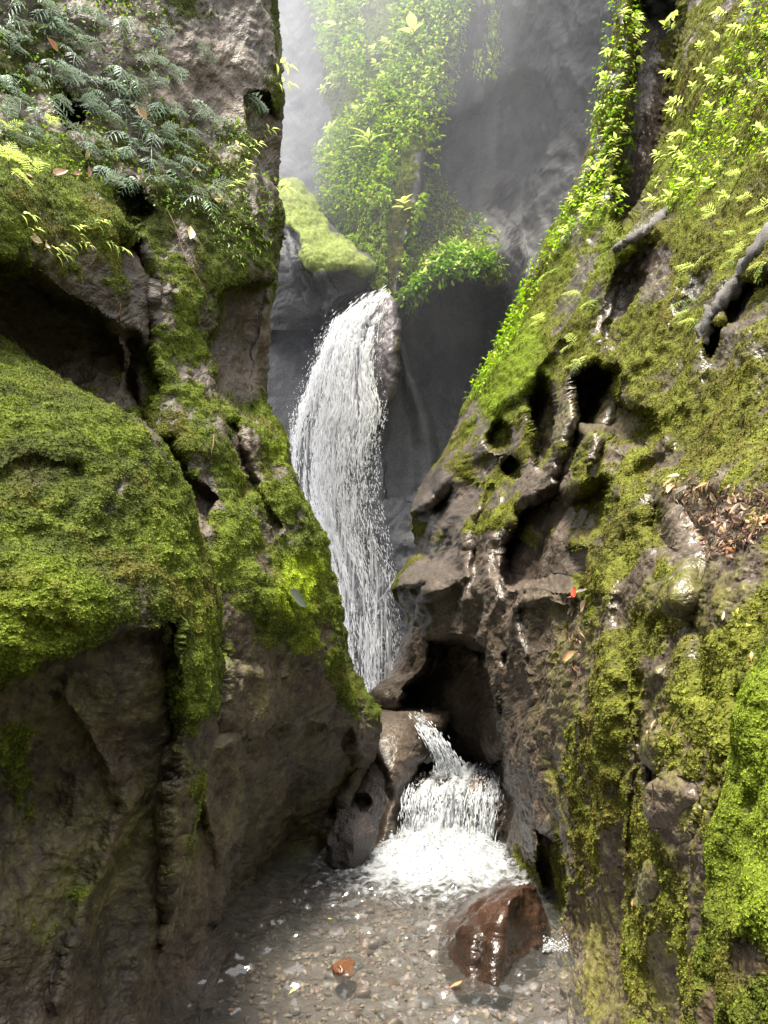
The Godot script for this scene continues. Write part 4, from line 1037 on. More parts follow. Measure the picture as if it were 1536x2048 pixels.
func build_water() -> void:
	var sp := SphereMesh.new()
	sp.radius = 1.0; sp.height = 2.0; sp.radial_segments = 7; sp.rings = 4
	M.drop = sp
	# --- streambed, gravel and stones
	var bed := mesh_node("streambed", level(-2.6, 1.9, -7.4, -2.2, 0.04, func(x, z): return -0.13 + 0.05 * n_mid.get_noise_2d(x, z) + 0.012 * n_fine.get_noise_2d(x, z)), M.bed)
	tag(bed, "stony streambed under the shallow pool", "streambed", "", "structure")
	var stones := []
	for k in 5: stones.append(stone_mesh(40 + k, 1.0, 0.5, 0.75, 0.35, 7))
	for k in 230:
		var p := Vector3(rng.randf_range(-1.5, 1.0), 0, rng.randf_range(-5.8, -3.0))
		p.y = -0.13 + 0.05 * n_mid.get_noise_2d(p.x, p.z)
		var o := mesh_node("stone", stones[k % 5], M.stones[rng.randi() % 4], bed)
		var sz := rng.randf_range(0.025, 0.075)
		o.transform = Transform3D(Basis.from_euler(Vector3(rng.randf() * 0.5, rng.randf() * TAU, rng.randf() * 0.5)).scaled(Vector3.ONE * sz), p)
	var xf := []
	var cols := []
	for k in 5000:
		var p := Vector3(rng.randf_range(-1.6, 1.1), 0, rng.randf_range(-6.4, -2.6))
		p.y = -0.13 + 0.05 * n_mid.get_noise_2d(p.x, p.z)
		xf.append(Transform3D(Basis.from_euler(Vector3(rng.randf(), rng.randf() * TAU, rng.randf())).scaled(Vector3.ONE * rng.randf_range(0.008, 0.026)), p))
		var g := rng.randf_range(0.5, 1.6)
		cols.append(Color(0.1 * g, 0.078 * g * rng.randf_range(0.85, 1.05), 0.058 * g * rng.randf_range(0.7, 1.1)))
	multi("gravel", stones[0], M.gravel, xf, cols, bed)
	# --- the pool
	var n_r := noise(FastNoiseLite.TYPE_SIMPLEX_SMOOTH, 3.2, 3, 71)
	var n_r2 := noise(FastNoiseLite.TYPE_SIMPLEX_SMOOTH, 11.0, 2, 72)
	var rip := func(x: float, z: float) -> float:
		var near := exp(-Vector2(x - 0.5, z + 6.2).length() * 0.7)
		var b := Vector2(x - 0.68, z + 4.55).length()
		var wx := x + 0.05 * n_r.get_noise_2d(x + 9.0, z)
		return (0.028 + 0.045 * near) * n_r.get_noise_2d(wx, z * 1.7) + (0.009 + 0.012 * near + 0.012 * exp(-b * b * 5.0)) * n_r2.get_noise_2d(x * 1.1, z * 1.6)
	var pool := mesh_node("water", level(-2.5, 1.8, -7.1, -2.2, 0.018, rip), M.water)
	tag(pool, "shallow rippling pool in the bed of the gorge", "water", "", "structure")
	# --- foam where the cascade lands
	var c0 := at(890, 1728, 6.3)
	var foam_c := func(x: float, z: float) -> Color:
		var d := Vector2((x - c0.x + 0.08) / 0.74, (z - c0.z + 0.05) / 0.84).length()
		var n := n_fine.get_noise_2d(x * 0.9, z * 1.6) * 1.1 + n_mid.get_noise_2d(x * 2.2, z * 3.5) * 0.8
		return Color(1, 1, 1, clampf(smoothstep(-0.05, 0.75, 1.1 - d + n * (0.1 + 0.5 * d)) * (1.0 - smoothstep(1.05, 1.5, d)), 0.0, 0.97))
	var foam_h := func(x: float, z: float) -> float:
		var d := Vector2((x - c0.x) / 0.62, (z - c0.z + 0.4) / 0.75).length()
		return 0.012 + rip.call(x, z) + maxf(0.0, 1.0 - d) * 0.16 + 0.065 * maxf(0.0, 1.2 - d) * (n_fine.get_noise_2d(x * 0.8, z * 0.8) + n_mid.get_noise_2d(x * 2.0, z * 2.4))
	var fo := mesh_node("foam", level(c0.x - 1.3, c0.x + 0.95, c0.z - 1.0, c0.z + 1.2, 0.011, foam_h, foam_c), M.foam_v, pool)
	fo.set_meta("kind", "stuff")
	# --- small cascade from the basin
	var rows := [[1530, 8.2, 880, 998], [1545, 7.9, 850, 1000], [1562, 7.5, 822, 1001], [1580, 7.22, 808, 999], [1605, 7.08, 804, 996], [1640, 7.0, 800, 992], [1690, 6.92, 794, 990], [1712, 6.82, 786, 996]]
	var cas := mesh_node("cascade", sheet(rows, 150, 150, 0.04, Vector3(2.0, 0.16, 1.2), func(u, v, n, n2): return smoothstep(0.0, 0.08, u) * smoothstep(0.0, 0.08, 1.0 - u) * (1.0 - smoothstep(0.3, 0.62, v) * 0.25) + n * 1.7 * smoothstep(0.3, 0.5, v) + n2 * 0.5, 0.5), M.foam_v)
	tag(cas, "short white cascade pouring from the rock basin into the pool", "cascade", "", "structure")
	drops("droplets", rows, 2600, func(u, v): return 0.5 + 0.5 * v, 0.035, 0.0015, 0.005, 6.0, cas)
	drops("streaks", [rows[3], rows[4], rows[5], rows[6], rows[7]], 700, func(_u, _v): return 1.0, 0.03, 0.002, 0.005, 16.0, cas)
	var xs := []
	for k in 1500:
		var a := rng.randf() * TAU
		var q := sqrt(rng.randf())
		var x := c0.x + cos(a) * q * 0.6
		var z := c0.z - 0.25 + sin(a) * q * 0.7
		var w := rng.randf_range(0.0015, 0.0045)
		xs.append(Transform3D(Basis.IDENTITY.scaled(Vector3(w * 1.6, w, w * 1.2)), Vector3(x, foam_h.call(x, z) + rng.randf() * 0.02, z)))
	multi("bubbles", M.drop, M.foam, xs, [], pool)
	# splash round the brown boulder
	xs = []
	for k in 260:
		var p := at(rng.randf_range(1085, 1135), rng.randf_range(1830, 1900), 4.45)
		p.y = 0.01 + absf(rng.randfn(0, 0.03))
		xs.append(Transform3D(Basis.IDENTITY.scaled(Vector3.ONE * rng.randf_range(0.0015, 0.005)), p))
	multi("splash", M.drop, M.foam, xs, [], pool)
	# --- chute that feeds the basin
	var chr := [[1430, 8.0, 806, 846], [1446, 7.72, 822, 862], [1472, 7.55, 842, 884], [1498, 7.5, 858, 904], [1522, 7.5, 868, 922], [1548, 7.5, 872, 936]]
	var ch := mesh_node("chute", sheet(chr, 30, 60, 0.02, Vector3(1.5, 0.4, 1.5), func(u, v, n, n2): return (0.25 + 0.55 * v) * smoothstep(0.0, 0.3, u) * smoothstep(0.0, 0.3, 1.0 - u) + n * 1.2 * smoothstep(0.0, 0.2, u) * smoothstep(0.0, 0.2, 1.0 - u)), M.foam_v)
	tag(ch, "thin slanting chute of water running into the rock basin", "water", "", "structure")
	drops("droplets", chr, 700, func(u, v): return 0.3 + v * 0.7, 0.03, 0.002, 0.006, 7.0, ch)
	# --- the main fall
	var fr := [[596, 11.1, 758, 788], [612, 10.95, 716, 784], [632, 10.8, 684, 772], [654, 10.7, 662, 757], [700, 10.5, 640, 748], [760, 10.4, 615, 746], [820, 10.3, 590, 764], [880, 10.25, 572, 748], [940, 10.2, 572, 740], [1000, 10.2, 576, 742], [1060, 10.2, 590, 752], [1120, 10.2, 610, 770], [1200, 10.2, 630, 792], [1300, 10.15, 650, 800], [1400, 10.1, 670, 790]]
	var veil := sheet(fr, 180, 330, 0.1, Vector3(2.2, 0.1, 1.0), func(u, v, n, n2): return smoothstep(0.0, 0.14, u) * smoothstep(0.0, 0.2, 1.0 - u) * (lerpf(0.9, 0.16, smoothstep(0.2, 0.7, v)) + 0.3 * smoothstep(0.8, 1.0, v)) + (n * 2.6 + n2 * 1.4 - 0.12) * smoothstep(0.0, 0.16, u) * smoothstep(0.0, 0.2, 1.0 - u) * 0.8)
	var fall := mesh_node("waterfall", veil, M.fall_v)
	tag(fall, "tall white waterfall plunging down the gorge behind the mossy walls", "waterfall", "", "structure")
	drops("droplets", fr, 24000, func(u, v): return (0.45 + 0.55 * smoothstep(0.15, 0.4, v)) * (0.35 + 0.65 * sin(PI * clampf(u * 1.05, 0.0, 1.0))) * lerpf(1.0, 0.55, smoothstep(0.3, 0.7, v)) * (1.0 - 0.8 * smoothstep(0.35, 0.6, v) * smoothstep(0.4, 0.8, u)), 0.11, 0.0015, 0.0068, 11.0, fall)
	var spray := [[640, 10.8, 665, 790], [700, 10.5, 625, 755], [820, 10.3, 575, 775], [900, 10.2, 560, 760], [1000, 10.2, 570, 770], [1150, 10.2, 610, 800], [1300, 10.15, 650, 810], [1400, 10.1, 680, 800]]
	drops("spray", spray, 8000, func(_u, _v): return 1.0, 0.22, 0.0015, 0.005, 5.0, fall)
	# thin trickles on the rock beside the fall
	for tr in [[770, 1120, 790, 1150, 775, 1180, 750, 1210, 735, 1225], [775, 1095, 770, 1150, 745, 1200]]:
		var pts := []
		for i in range(0, tr.size(), 2): pts.append(at(tr[i], tr[i + 1], 10.35))
		var sp2 := spline(pts, 24)
		var rad := []
		for i in 25: rad.append(rng.randf_range(0.002, 0.01))
		mesh_node("trickle", tube(sp2, rad, 5), M.foam, fall)

func build_rocks() -> void:
	var p := Vector3.ZERO
	var s2 := mesh_node("stone", stone_mesh(18, 0.06, 0.045, 0.10, 0.45, 24, 0.35), M.amber)
	p = at(686, 1950, 4.25)
	s2.position = Vector3(p.x, 0.0, p.z)
	tag(s2, "small amber stone breaking the pool surface", "stone")
	var s3 := mesh_node("boulder", stone_mesh(23, 0.2, 0.24, 0.22, 0.4, 44, 0.4), M.grey_rock)
	p = at(705, 1690, 6.35)
	s3.position = p
	tag(s3, "grey rounded boulder at the foot of the left wall beside foam", "boulder")
	# roots on the right wall
	var roots := [[[1570, 440, 1520, 495, 1480, 560, 1440, 605, 1415, 640, 1402, 690], 0.055, "thick grey root running down across the mossy right wall"], [[1330, 425, 1300, 455, 1262, 478, 1232, 500], 0.05, "short grey root arching over the notch in the right wall"]]
	for r in roots:
		var pts := []
		for i in range(0, r[0].size(), 2):
			var h := hit(r[0][i], r[0][i + 1])
			if h: pts.append(at(r[0][i], r[0][i + 1], minf(h.d, 6.5) - r[1] * (0.25 if i > 0 and i < r[0].size() - 2 else -1.5)))
		var sp := spline(pts, 30)
		var rad := []
		for i in 31: rad.append(r[1] * (1.0 - 0.35 * i / 30.0) * (0.85 + 0.3 * rng.randf()))
		var o := mesh_node("root", tube(sp, rad, 12, 1.0), M.root)
		tag(o, r[2], "root")

func surf_dir(n: Vector3, out: float, down: float, spread: float) -> Vector3:
	return (n * out + Vector3(0, -down, 0) + Vector3(rng.randf() - 0.5, rng.randf() - 0.5, rng.randf() - 0.5) * spread).normalized()

# a small leafy plant rooted on the rock: a stem with leaves
func leafy(called: String, label: String, category: String, group: String, x: float, y: float, n: int, px: float, mats: Array, meshes: Array, rise := 0.3, back := 0.0) -> void:
	var h := hit(x, y, back)
	if not h: return
	var s: float = px * h.d / F * 1.12
	var o := thing(called, label, category, h.p, group)
	var dir: Vector3 = (h.n * 0.7 + Vector3(0, rise, 0) + Vector3(rng.randf() - 0.5, 0, rng.randf() - 0.5) * 0.8).normalized()
	var side: Vector3 = dir.cross(Vector3.UP).normalized()
	var tip: Vector3 = dir * s * 1.3 + Vector3(0, -0.2 * s, 0)
	var mid: Vector3 = dir * s * 0.75 + Vector3(0, 0.1 * s, 0)
	mesh_node("stem", tube([Vector3.ZERO, mid, tip], [0.03 * s, 0.025 * s, 0.012 * s], 4), M.stem, o)
	for k in n:
		var t := (k + 1.0) / n
		var p := Vector3.ZERO.lerp(mid, minf(1.0, t * 2.0)) if t < 0.5 else mid.lerp(tip, t * 2.0 - 1.0)
		var sg := 1.0 if k % 2 else -1.0
		var d: Vector3 = (side * sg * 0.9 + dir * (0.3 + 0.7 * t) + Vector3(0, -0.25, 0) + Vector3(rng.randf() - 0.5, rng.randf() - 0.5, rng.randf() - 0.5) * 0.8)
		if k == n - 1: d = dir + Vector3(0, -0.4, 0)
		var lf := mesh_node("leaf", meshes[rng.randi() % meshes.size()], mats[rng.randi() % mats.size()], o)
		lf.transform = Transform3D(leaf_basis(d, Vector3(0, 1, 0) + h.n * 0.7, s * rng.randf_range(0.65, 1.15)), p)

func beside(x: float, y: float, marks: Array) -> String:
	var best := ""
	var bd := 1e9
	for m in marks:
		var d := Vector2(x - m[0], y - m[1]).length()
		if d < bd:
			bd = d; best = m[2]
	return best

func fern(called: String, label: String, group: String, x: float, y: float, n: int, px: float, mats: Array) -> void:
	var h := hit(x, y)
	if not h: return
	var s: float = px * h.d / F * 1.1
	var o := thing(called, label, "fern", h.p, group)
	var lean := rng.randf_range(-0.5, 0.5)
	for k in n:
		var d: Vector3 = h.n * 0.9 + Vector3(lean + rng.randf_range(-0.9, 0.9), rng.randf_range(-0.6, 0.25), 0.2)
		var f := mesh_node("frond", M.fronds[rng.randi() % 3], mats[rng.randi() % mats.size()], o)
		f.transform = Transform3D(leaf_basis(d, Vector3(0, 1, 0) + h.n * 0.6, s * rng.randf_range(0.8, 1.2)), Vector3.ZERO)

# a mass of leaves over a region of rock
func foliage(called: String, label: String, poly: Array, count: int, px: float, cols: Array, mesh: Mesh, out := 0.05, back := 0.0, down := 0.5) -> void:
	var xf := []
	var cc := []
	for k in count:
		var q := in_poly(poly)
		if n_patch.get_noise_2d(q.x * 0.02, q.y * 0.02) < -0.18 and rng.randf() < 0.85: continue
		var h := hit(q.x, q.y, back)
		if not h: continue
		var s: float = px * h.d / F * rng.randf_range(0.6, 1.25)
		var d := surf_dir(h.n, 0.7, down, 1.3)
		xf.append(Transform3D(leaf_basis(d, Vector3(0, 1, 0) + h.n * 0.8 + Vector3(rng.randf() - 0.5, 0, rng.randf() - 0.5), s), h.p + h.n * rng.randf() * out))
		var c: Color = cols[rng.randi() % cols.size()]
		var g := rng.randf_range(0.7, 1.25)
		cc.append(Color(c.r * g, c.g * g, c.b * g))
	var o := multi(called, mesh, M.leaf_v, xf, cc)
	tag(o, label, "foliage", "", "stuff")

func build_plants() -> void:
	var yel := [Color(0.42, 0.54, 0.03), Color(0.32, 0.5, 0.03), Color(0.5, 0.56, 0.05), Color(0.24, 0.42, 0.03)]
	var grn := [Color(0.2, 0.34, 0.03), Color(0.16, 0.32, 0.03), Color(0.26, 0.42, 0.03), Color(0.24, 0.42, 0.03)]
	var drk := [Color(0.14, 0.24, 0.04), Color(0.18, 0.28, 0.05), Color(0.22, 0.24, 0.09), Color(0.2, 0.34, 0.04)]
	# far cliff
	foliage("foliage", "bright yellow-green creeper leaves covering the far cliff", [795, -40, 935, -40, 890, 150, 845, 300, 812, 420, 740, 420, 655, 440, 645, 300, 725, 225, 785, 140], 8500, 11.5, yel, M.leaf_a, 0.3, 11.3)
	foliage("foliage", "bright hanging curtain of leaves high on the far cliff", [610, -40, 715, -40, 740, 120, 735, 195, 690, 160, 655, 100], 2600, 12, yel, M.leaf_a, 0.3)
	foliage("foliage", "small-leaved creeper low on the far cliff above the falls", [665, 430, 810, 400, 800, 590, 760, 600, 720, 540, 670, 470], 2600, 10, yel, M.leaf_b, 0.12, 11.35)
	foliage("foliage", "loose creeper leaves edging the vine rib of the far cliff", [880, -40, 950, -40, 905, 160, 850, 300, 830, 270], 1500, 11, yel, M.leaf_b, 0.15)
	foliage("foliage", "bright strip of leaves along the rib edge of the far cliff", [870, 330, 880, 300, 850, 400, 830, 480, 800, 580, 795, 560, 812, 470, 835, 390], 1100, 11, yel, M.leaf_a, 0.12)
	foliage("foliage", "sparse creeper on the slope between rib and rock shelf", [850, 350, 900, 380, 960, 470, 990, 520, 900, 490, 820, 560, 840, 450], 1300, 10, yel, M.leaf_b, 0.1)
	foliage("foliage", "bright green leaves heaped on the rock shelf", [800, 600, 860, 530, 900, 490, 985, 510, 990, 545, 930, 545, 870, 560, 800, 630], 2200, 11, grn, M.leaf_a, 0.14)
	foliage("foliage", "sparse leaves on the grey rock beside the shelf", [950, 430, 1000, 470, 1010, 560, 960, 520], 160, 12, yel, M.leaf_a, 0.1)
	foliage("foliage", "tuft of leaves hanging down the dark cliff face", [960, -40, 1000, -40, 1000, 90, 985, 150, 950, 165, 960, 100, 975, 40], 800, 12, yel, M.leaf_b, 0.25, 0.0, 1.2)
	foliage("foliage", "thick creeper strip climbing the edge of the right wall", [1240, -40, 1285, -40, 1268, 150, 1250, 300, 1250, 420, 1200, 440, 1150, 480, 1090, 540, 1050, 620, 1010, 690, 1000, 690, 1045, 600, 1100, 480, 1180, 330, 1195, 180], 2000, 10.5, [yel[0], yel[1], yel[3], grn[2], drk[3]], M.leaf_a, 0.12)
	foliage("foliage", "low creeping leaves on the steep lower edge of the right wall", [1050, 560, 1090, 560, 1020, 700, 960, 790, 930, 800, 990, 690], 700, 11, [yel[0], yel[1], grn[2]], M.leaf_b, 0.06)
	foliage("foliage", "leafy mass on the upper right wall above the root", [1505, -40, 1590, -40, 1590, 330, 1460, 330, 1400, 430, 1325, 410, 1370, 270, 1440, 150], 1500, 10, [yel[1], yel[3], grn[2], yel[0]], M.leaf_a, 0.08)
	foliage("foliage", "tiny leaves peppering the ferny upper left wall", [-40, -40, 320, -40, 330, 200, 440, 260, 430, 440, 300, 420, 180, 380, 0, 310], 2600, 11, drk, M.leaf_s, 0.04)
	foliage("foliage", "small sideways leaves along the corner of the left wall", [430, 250, 520, 200, 550, 480, 480, 540, 420, 480], 700, 12, drk + grn, M.leaf_d, 0.02)
	# individual creepers and leafy plants
	for k in 60:
		var q := in_poly([645, -10, 900, -10, 850, 280, 800, 430, 660, 420])
		leafy("creeper", "bright broad-leaved creeper sprig " + beside(q.x, q.y, [[680, 60, "in the hanging curtain of leaves"], [850, 90, "by the heart-leaved creeper"], [740, 320, "around the strap-leaved rosette"], [680, 410, "above the moss-topped slab"], [815, 410, "near the vine rib edge"], [770, 190, "in the middle of the far cliff"]]), "creeper", "creeper sprigs on the far cliff", q.x, q.y, 9, 15, M.leaf_bright, [M.leaf_a, M.leaf_b], 0.2)
	for k in 16:
		var q := in_poly([820, 570, 900, 495, 980, 520, 930, 545])
		leafy("shelf_plant", "small green plant on the leafy rock shelf", "plant", "plants on the rock shelf", q.x, q.y, 8, 14, M.leaf_mid, [M.leaf_a], 0.6)
	for k in 52:
		var q := in_poly([1240, 0, 1275, 0, 1262, 150, 1245, 300, 1230, 400, 1180, 440, 1090, 540, 1050, 600, 1110, 480, 1180, 340, 1215, 180])
		leafy("climbing_plant", "leafy sprig " + beside(q.x, q.y, [[1250, 60, "at the top of the creeper strip"], [1220, 230, "midway up the creeper strip"], [1190, 380, "low on the creeper strip beside the alcove"], [1080, 550, "at the foot of the creeper strip"]]), "plant", "sprigs in the creeper strip", q.x, q.y, 8, 14, [M.leaf_bright[1], M.leaf_bright[0], M.leaf_bright[2], M.leaf_mid[1]], [M.leaf_a, M.leaf_b], 0.3)
	for q in [[1425, 80], [1470, 60], [1390, 105], [1420, 165], [1400, 140], [1350, 205], [1375, 180], [1440, 130], [1340, 230], [1410, 225], [1430, 245], [1450, 180], [1330, 290], [1360, 275], [1385, 300], [1310, 320], [1345, 310], [1300, 370], [1370, 345], [1400, 380], [1330, 405], [1295, 412], [1420, 350], [1500, 130], [1480, 200], [1520, 60], [1510, 260], [1465, 290], [1350, 330], [1440, 400], [1520, 180], [1530, 310], [1390, 250], [1360, 380], [1480, 20], [1440, 25], [1340, 150], [1330, 60], [1345, 20]]:
		leafy("leafy_plant", "yellow-green plant with pointed oval leaves " + beside(q[0], q[1], [[1310, 390, "at the foot of the dark alcove"], [1500, 150, "deep in the leafy mass of the right wall"], [1400, 150, "on the upper rim of the leafy mass"], [1340, 60, "hanging alone in the dark alcove"], [1450, 370, "above the thick grey root"], [1350, 260, "overhanging the dark alcove"]]), "plant", "oval-leaved plants on the upper right wall", q[0] + 14, q[1], 9, rng.randf_range(12, 20), M.leaf_bright + [M.leaf_mid[1]], [M.leaf_a, M.leaf_c, M.leaf_b], 0.5)
	for q in [[1450, 470], [1480, 500], [1520, 470], [1460, 520], [1390, 535], [1365, 545], [1430, 430], [1500, 395], [1530, 420], [1375, 625], [1385, 640], [1370, 600], [1160, 590], [1190, 600], [1250, 345], [1090, 640], [1150, 690], [1160, 730], [1530, 530], [1480, 350], [1100, 545]]:
		fern("small_fern", "small light green fern " + beside(q[0], q[1], [[1470, 480, "above the thick grey root"], [1380, 540, "between the short and the thick root"], [1375, 620, "below the thick grey root"], [1170, 600, "beside the foot of the creeper strip"], [1250, 345, "beside the dark alcove"], [1150, 710, "above the scooped hollows"]]), "small ferns on the right wall", q[0], q[1], 3, 40, M.leaf_mid)
	# ferns on the left wall
	for q in [[110, 38], [95, 20], [130, 50], [195, 40], [80, 10], [30, 45], [120, 70], [160, 165], [128, 158], [185, 180], [110, 160], [45, 205], [60, 212], [135, 255], [70, 265], [85, 280], [15, 235], [30, 285], [15, 300], [200, 235], [220, 240], [270, 160], [290, 120], [300, 170], [345, 150], [360, 165], [392, 90], [380, 205], [430, 240], [410, 235], [250, 170], [275, 180], [305, 265], [240, 265], [290, 320], [335, 330], [345, 340], [300, 310], [415, 380], [405, 400], [210, 370], [285, 405], [490, 195], [370, 260], [170, 285], [260, 215], [320, 215], [50, 130], [20, 100], [180, 100], [230, 130], [150, 20], [240, 40], [20, 180], [60, 80], [90, 120], [140, 110], [210, 160], [230, 200], [180, 215], [150, 210], [100, 200], [280, 250], [320, 270], [350, 230], [340, 290], [255, 300], [220, 310], [200, 330], [375, 330], [310, 360], [260, 350], [60, 170], [10, 60], [40, 10], [310, 60], [10, 150]]:
		fern("fern", "pale grey-green drooping fern " + beside(q[0], q[1], [[130, 235, "beside the small black hole in the left wall"], [400, 140, "by the bare brown patch of the left wall"], [40, 260, "just above the mossy left ledge"], [90, 40, "high on the leaf-peppered left wall"], [280, 390, "over the dark cleft in the left wall"], [270, 170, "in the thick of the fern bed"], [440, 260, "near the corner of the left wall"], [220, 60, "below the mossy brow of the left wall"]]), "pale ferns on the upper left wall", q[0], q[1], 3, 62, M.frond)
	for q in [[40, 330], [60, 335], [20, 345], [75, 350], [15, 320], [100, 255], [10, 260]]:
		fern("bright_fern", "bright green fern at the crest of the mossy left ledge", "bright ferns on the left ledge", q[0], q[1], 3, 50, M.leaf_mid)
	for q in [[150, 485], [130, 500], [195, 455], [280, 450], [110, 515], [225, 495], [90, 500], [60, 470], [160, 470], [205, 480], [250, 430], [35, 430], [495, 340], [480, 365], [470, 380], [500, 300], [520, 270], [460, 300]]:
		leafy("ledge_plant", "tiny bright-leaved plant " + beside(q[0], q[1], [[60, 460, "on the flank of the mossy left ledge"], [140, 490, "at the brow of the hollow under the left ledge"], [250, 450, "beside the dark cleft in the left wall"], [490, 320, "near the corner of the left wall"]]), "plant", "tiny plants on the left ledge", q[0], q[1], 6, 22, M.leaf_mid, [M.leaf_d, M.leaf_b], 0.1)
	for q in [[546, 130], [548, 165], [545, 350], [543, 372]]:
		if hit(q[0], q[1]).get("d", 99.0) > 8.0: continue
		leafy("edge_plant", "small bright sprig growing from the left wall corner", "plant", "sprigs on the left wall corner", q[0], q[1], 5, 26, M.leaf_bright, [M.leaf_b], 0.2)
	# large-leaved plants on the far cliff
	for q in [[662, 320, 5, 44, 0.9, "broad banana-like plant standing against the grey rock chute"], [742, 330, 11, 44, 0.6, "strap-leaved rosette plant on the far cliff"], [830, 100, 4, 34, 0.2, "creeper with large heart-shaped leaves high on the far cliff"], [805, 430, 6, 26, 0.4, "yellow broad-leaved plant on the rib edge above the falls"], [700, 70, 5, 30, 0.2, "large-leaved climber on the curtain of leaves"]]:
		leafy("large_leaved_plant", q[5], "plant", "", q[0], q[1], q[2], q[3], M.leaf_bright, [M.leaf_d] if q[2] == 11 else [M.leaf_b] if q[2] == 5 else [M.leaf_c], q[4])

func litter_leaf(x: float, y: float, px: float, m: Material, label: String, group: String) -> void:
	var h := hit(x, y)
	if not h: return
	var s: float = px * h.d / F
	var o := mesh_node("fallen_leaf", M.dry if rng.randf() < 0.5 else M.dry2, m)
	var t: Vector3 = h.n.cross(Vector3(rng.randf() - 0.5, rng.randf() - 0.5, rng.randf() - 0.5)).normalized()
	o.transform = Transform3D(leaf_basis(t, h.n + Vector3(rng.randf() - 0.5, rng.randf() - 0.5, rng.randf() - 0.5) * 0.7, s), h.p + h.n * 0.008 - t * s * 0.5)
	tag(o, label, "leaf", group)

func twig(x: float, y: float, px: float, r: float, label: String, group: String, ang := 999.0) -> void:
	var a := rng.randf() * TAU if ang > 900.0 else deg_to_rad(ang)
	var pts := []
	for k in 4:
		var h := hit(x + cos(a) * px * (k / 3.0 - 0.5) + rng.randf_range(-1, 1) * px * 0.05, y + sin(a) * px * (k / 3.0 - 0.5))
		if not h: return
		if k > 0 and absf(h.d + h.p.z) < 9.0 and pts and (h.p as Vector3).distance_to(pts[-1]) > px * h.d / F: continue
		pts.append(h.p + h.n * 0.012)
	if pts.size() < 3: return
	var rad := []
	for k in pts.size(): rad.append(r * (1.0 - 0.5 * k / pts.size()))
	var o := mesh_node("twig", tube(pts, rad, 5), M.twig)
	tag(o, label, "twig", group)

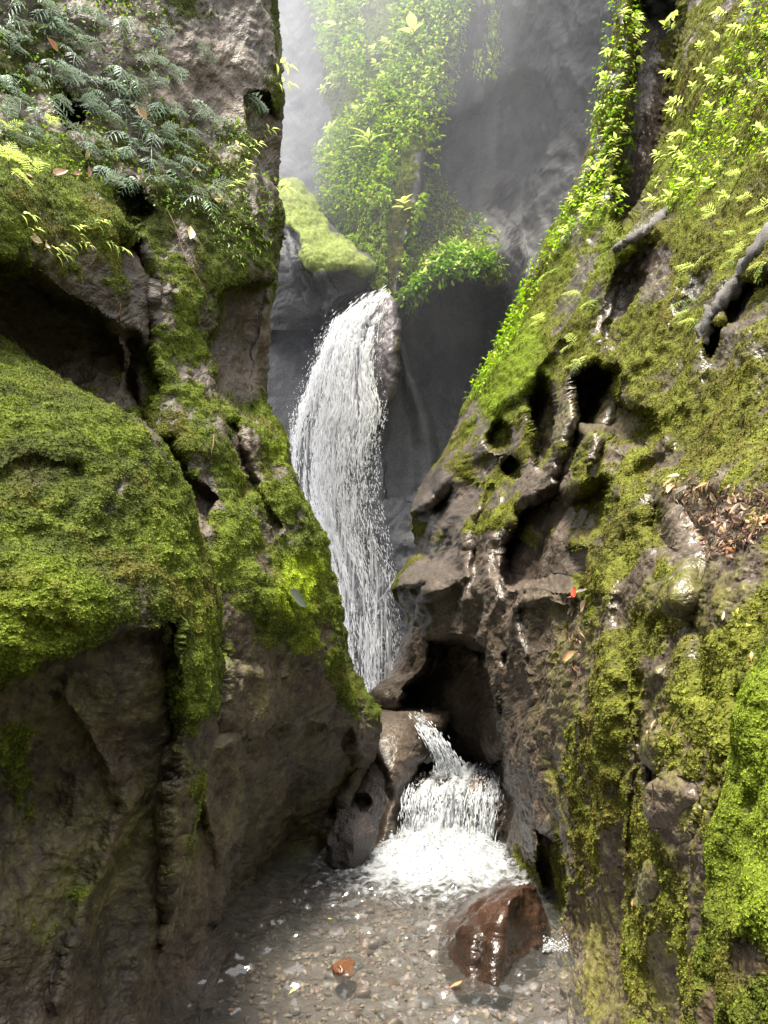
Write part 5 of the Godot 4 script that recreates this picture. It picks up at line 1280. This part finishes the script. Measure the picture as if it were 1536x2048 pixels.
func build_litter() -> void:
	var A := [1310, 955, 1400, 960, 1480, 990, 1540, 990, 1540, 1060, 1450, 1120, 1400, 1090, 1360, 1010]
	var B := [1125, 1192, 1172, 1190, 1182, 1235, 1156, 1300, 1150, 1380, 1138, 1380, 1140, 1260]
	for k in 38:
		var q := in_poly(A)
		litter_leaf(q.x, q.y, rng.randf_range(15, 34), M.litter[[0, 1, 1, 3, 3, 2][rng.randi() % 6]], "dry brown leaf in the litter on the right wall ledge", "leaf litter on the ledge")
	var xf := []
	var cc := []
	for k in 620:
		var q := in_poly(A) if k < 520 else in_poly(B)
		var h := hit(q.x, q.y)
		if not h: continue
		var t: Vector3 = (h.n as Vector3).cross(Vector3(rng.randf() - 0.5, rng.randf() - 0.5, rng.randf() - 0.5)).normalized()
		xf.append(Transform3D(leaf_basis(t, h.n + Vector3(rng.randf() - 0.5, rng.randf() - 0.5, rng.randf() - 0.5) * 0.9, rng.randf_range(0.012, 0.04), rng.randf_range(0.25, 1.0)), h.p + h.n * rng.randf() * 0.012))
		var g := rng.randf_range(0.35, 1.3)
		cc.append(Color(0.36 * g, 0.24 * g * rng.randf_range(0.7, 1.1), 0.17 * g * rng.randf_range(0.5, 1.2)))
	tag(multi("leaf_litter", M.dry2, mat(Color.WHITE, 0.6, {"vertex_color_use_as_albedo": true}), xf, cc), "broken bits of dead leaf strewn on the right wall", "leaf litter", "", "stuff")
	for k in 26:
		var q := in_poly(A)
		twig(q.x, q.y, rng.randf_range(40, 110), 0.0022, "thin twig in the litter on the right wall ledge", "twigs on the ledge", rng.randf_range(-70, 40))
	for k in 16:
		var q := in_poly(B)
		litter_leaf(q.x, q.y, rng.randf_range(18, 34), M.litter[rng.randi() % 4], "orange-brown leaf caught below the curved rock lip", "leaves below the rock lip")
	for k in 8:
		var q := in_poly(B)
		twig(q.x, q.y, rng.randf_range(30, 60), 0.0025, "thin twig caught below the curved rock lip", "twigs below the rock lip", rng.randf_range(60, 120))
	litter_leaf(1148, 1186, 46, M.litter[4], "deep red fallen leaf on the curved rock lip", "")
	for q in [[1140, 1452], [1312, 1455], [1300, 1465], [1318, 1522], [1272, 1808], [1325, 1850], [1316, 1862], [1472, 1222], [1500, 1312], [1345, 1160], [1498, 1245], [1520, 1225], [1130, 1245], [1440, 1225], [1306, 1590], [1050, 1195]]:
		litter_leaf(q[0], q[1], rng.randf_range(12, 22), M.litter[[1, 3, 5][rng.randi() % 3]], "pale single leaf stuck to the wet right wall", "single leaves on the right wall")
	for q in [[1345, 1470, 70, 115], [1310, 1590, 40, 100], [1500, 1240, 60, -45], [1520, 1300, 70, -60], [1330, 1140, 60, 40], [1340, 1180, 50, 100]]:
		twig(q[0], q[1], q[2], 0.003, "lone twig leaning on the wet right wall", "twigs on the right wall", q[3])
	for q in [[100, 95], [55, 135], [60, 345], [150, 350], [170, 345], [120, 355], [175, 310], [430, 405], [280, 230], [70, 480], [85, 490], [385, 330], [378, 470], [255, 190]]:
		litter_leaf(q[0], q[1], rng.randf_range(24, 44), M.litter[[0, 1, 2, 3][rng.randi() % 4]], "withered brown leaf among the ferns of the left wall", "withered leaves on the left wall")
	twig(424, 895, 40, 0.006, "orange stick upright on the mossy left wall", "", 88)
	for q in [[370, 490, 90, 60], [390, 335, 60, -50], [240, 640, 60, 95], [395, 560, 80, 60], [350, 470, 110, 70]]:
		twig(q[0], q[1], q[2], 0.004, "pale hanging rootlet on the left wall", "rootlets on the left wall", q[3])
	for q in [[655, 1848, 14], [925, 1975, 24], [465, 2035, 20], [590, 1990, 14]]:
		var p := at(q[0], q[1], 4.0)
		var k := EYE.y / (EYE.y - p.y)
		p = EYE + (p - EYE) * k
		var o := mesh_node("fallen_leaf", M.dry2, M.litter[5 if q[2] < 20 else 0])
		o.transform = Transform3D(leaf_basis(Vector3(rng.randf() - 0.5, 0, rng.randf() - 0.5), Vector3.UP, q[2] * 4.5 / F), p + Vector3(0, 0.03, 0))
		tag(o, "small yellow-brown leaf drifting on the pool", "leaf", "leaves on the pool")
	# one large grey-green leaf lying on the left moss
	var h := hit(600, 1215)
	var big := mesh_node("fallen_leaf", leaf_mesh(0.19, 0.12, 0.06, 8), mat(lin(0.11, 0.14, 0.1), 0.5))
	big.transform = Transform3D(leaf_basis(hit(636, 1255).p - hit(572, 1185).p, hit(604, 1220).n, 0.3), hit(572, 1185).p + hit(604, 1220).n * 0.035)
	tag(big, "large grey-green leaf lying on the bright moss of the left wall", "leaf")

# drifting spray in the chamber of the waterfall
func build_mist() -> void:
	for q in [[Vector3(0.6, 13.5, -12.3), Vector3(11.0, 16.0, 9.0), 0.03], [Vector3(-2.2, 14.0, -12.5), Vector3(5.5, 13.0, 6.0), 0.07], [Vector3(0.9, 12.6, -10.6), Vector3(3.0, 5.0, 2.4), 0.05], [Vector3(0.2, 5.5, -11.6), Vector3(4.0, 9.0, 3.4), 0.012]]:
		var fog := FogVolume.new()
		fog.name = numbered("mist")
		fog.shape = RenderingServer.FOG_VOLUME_SHAPE_ELLIPSOID
		fog.size = q[1]
		fog.position = q[0]
		var fm := FogMaterial.new()
		fm.density = q[2]
		fm.albedo = Color(0.95, 0.96, 1.0)
		fog.material = fm
		add_child(fog)
		tag(fog, "drifting wisp of mist before the dark cliff" if q[1].y < 6.0 else "bright mist glowing over the far creepers" if q[2] > 0.05 else "pale mist hanging high in the chamber" if q[0].y > 8.0 else "thin spray drifting round the waterfall", "mist", "", "stuff")
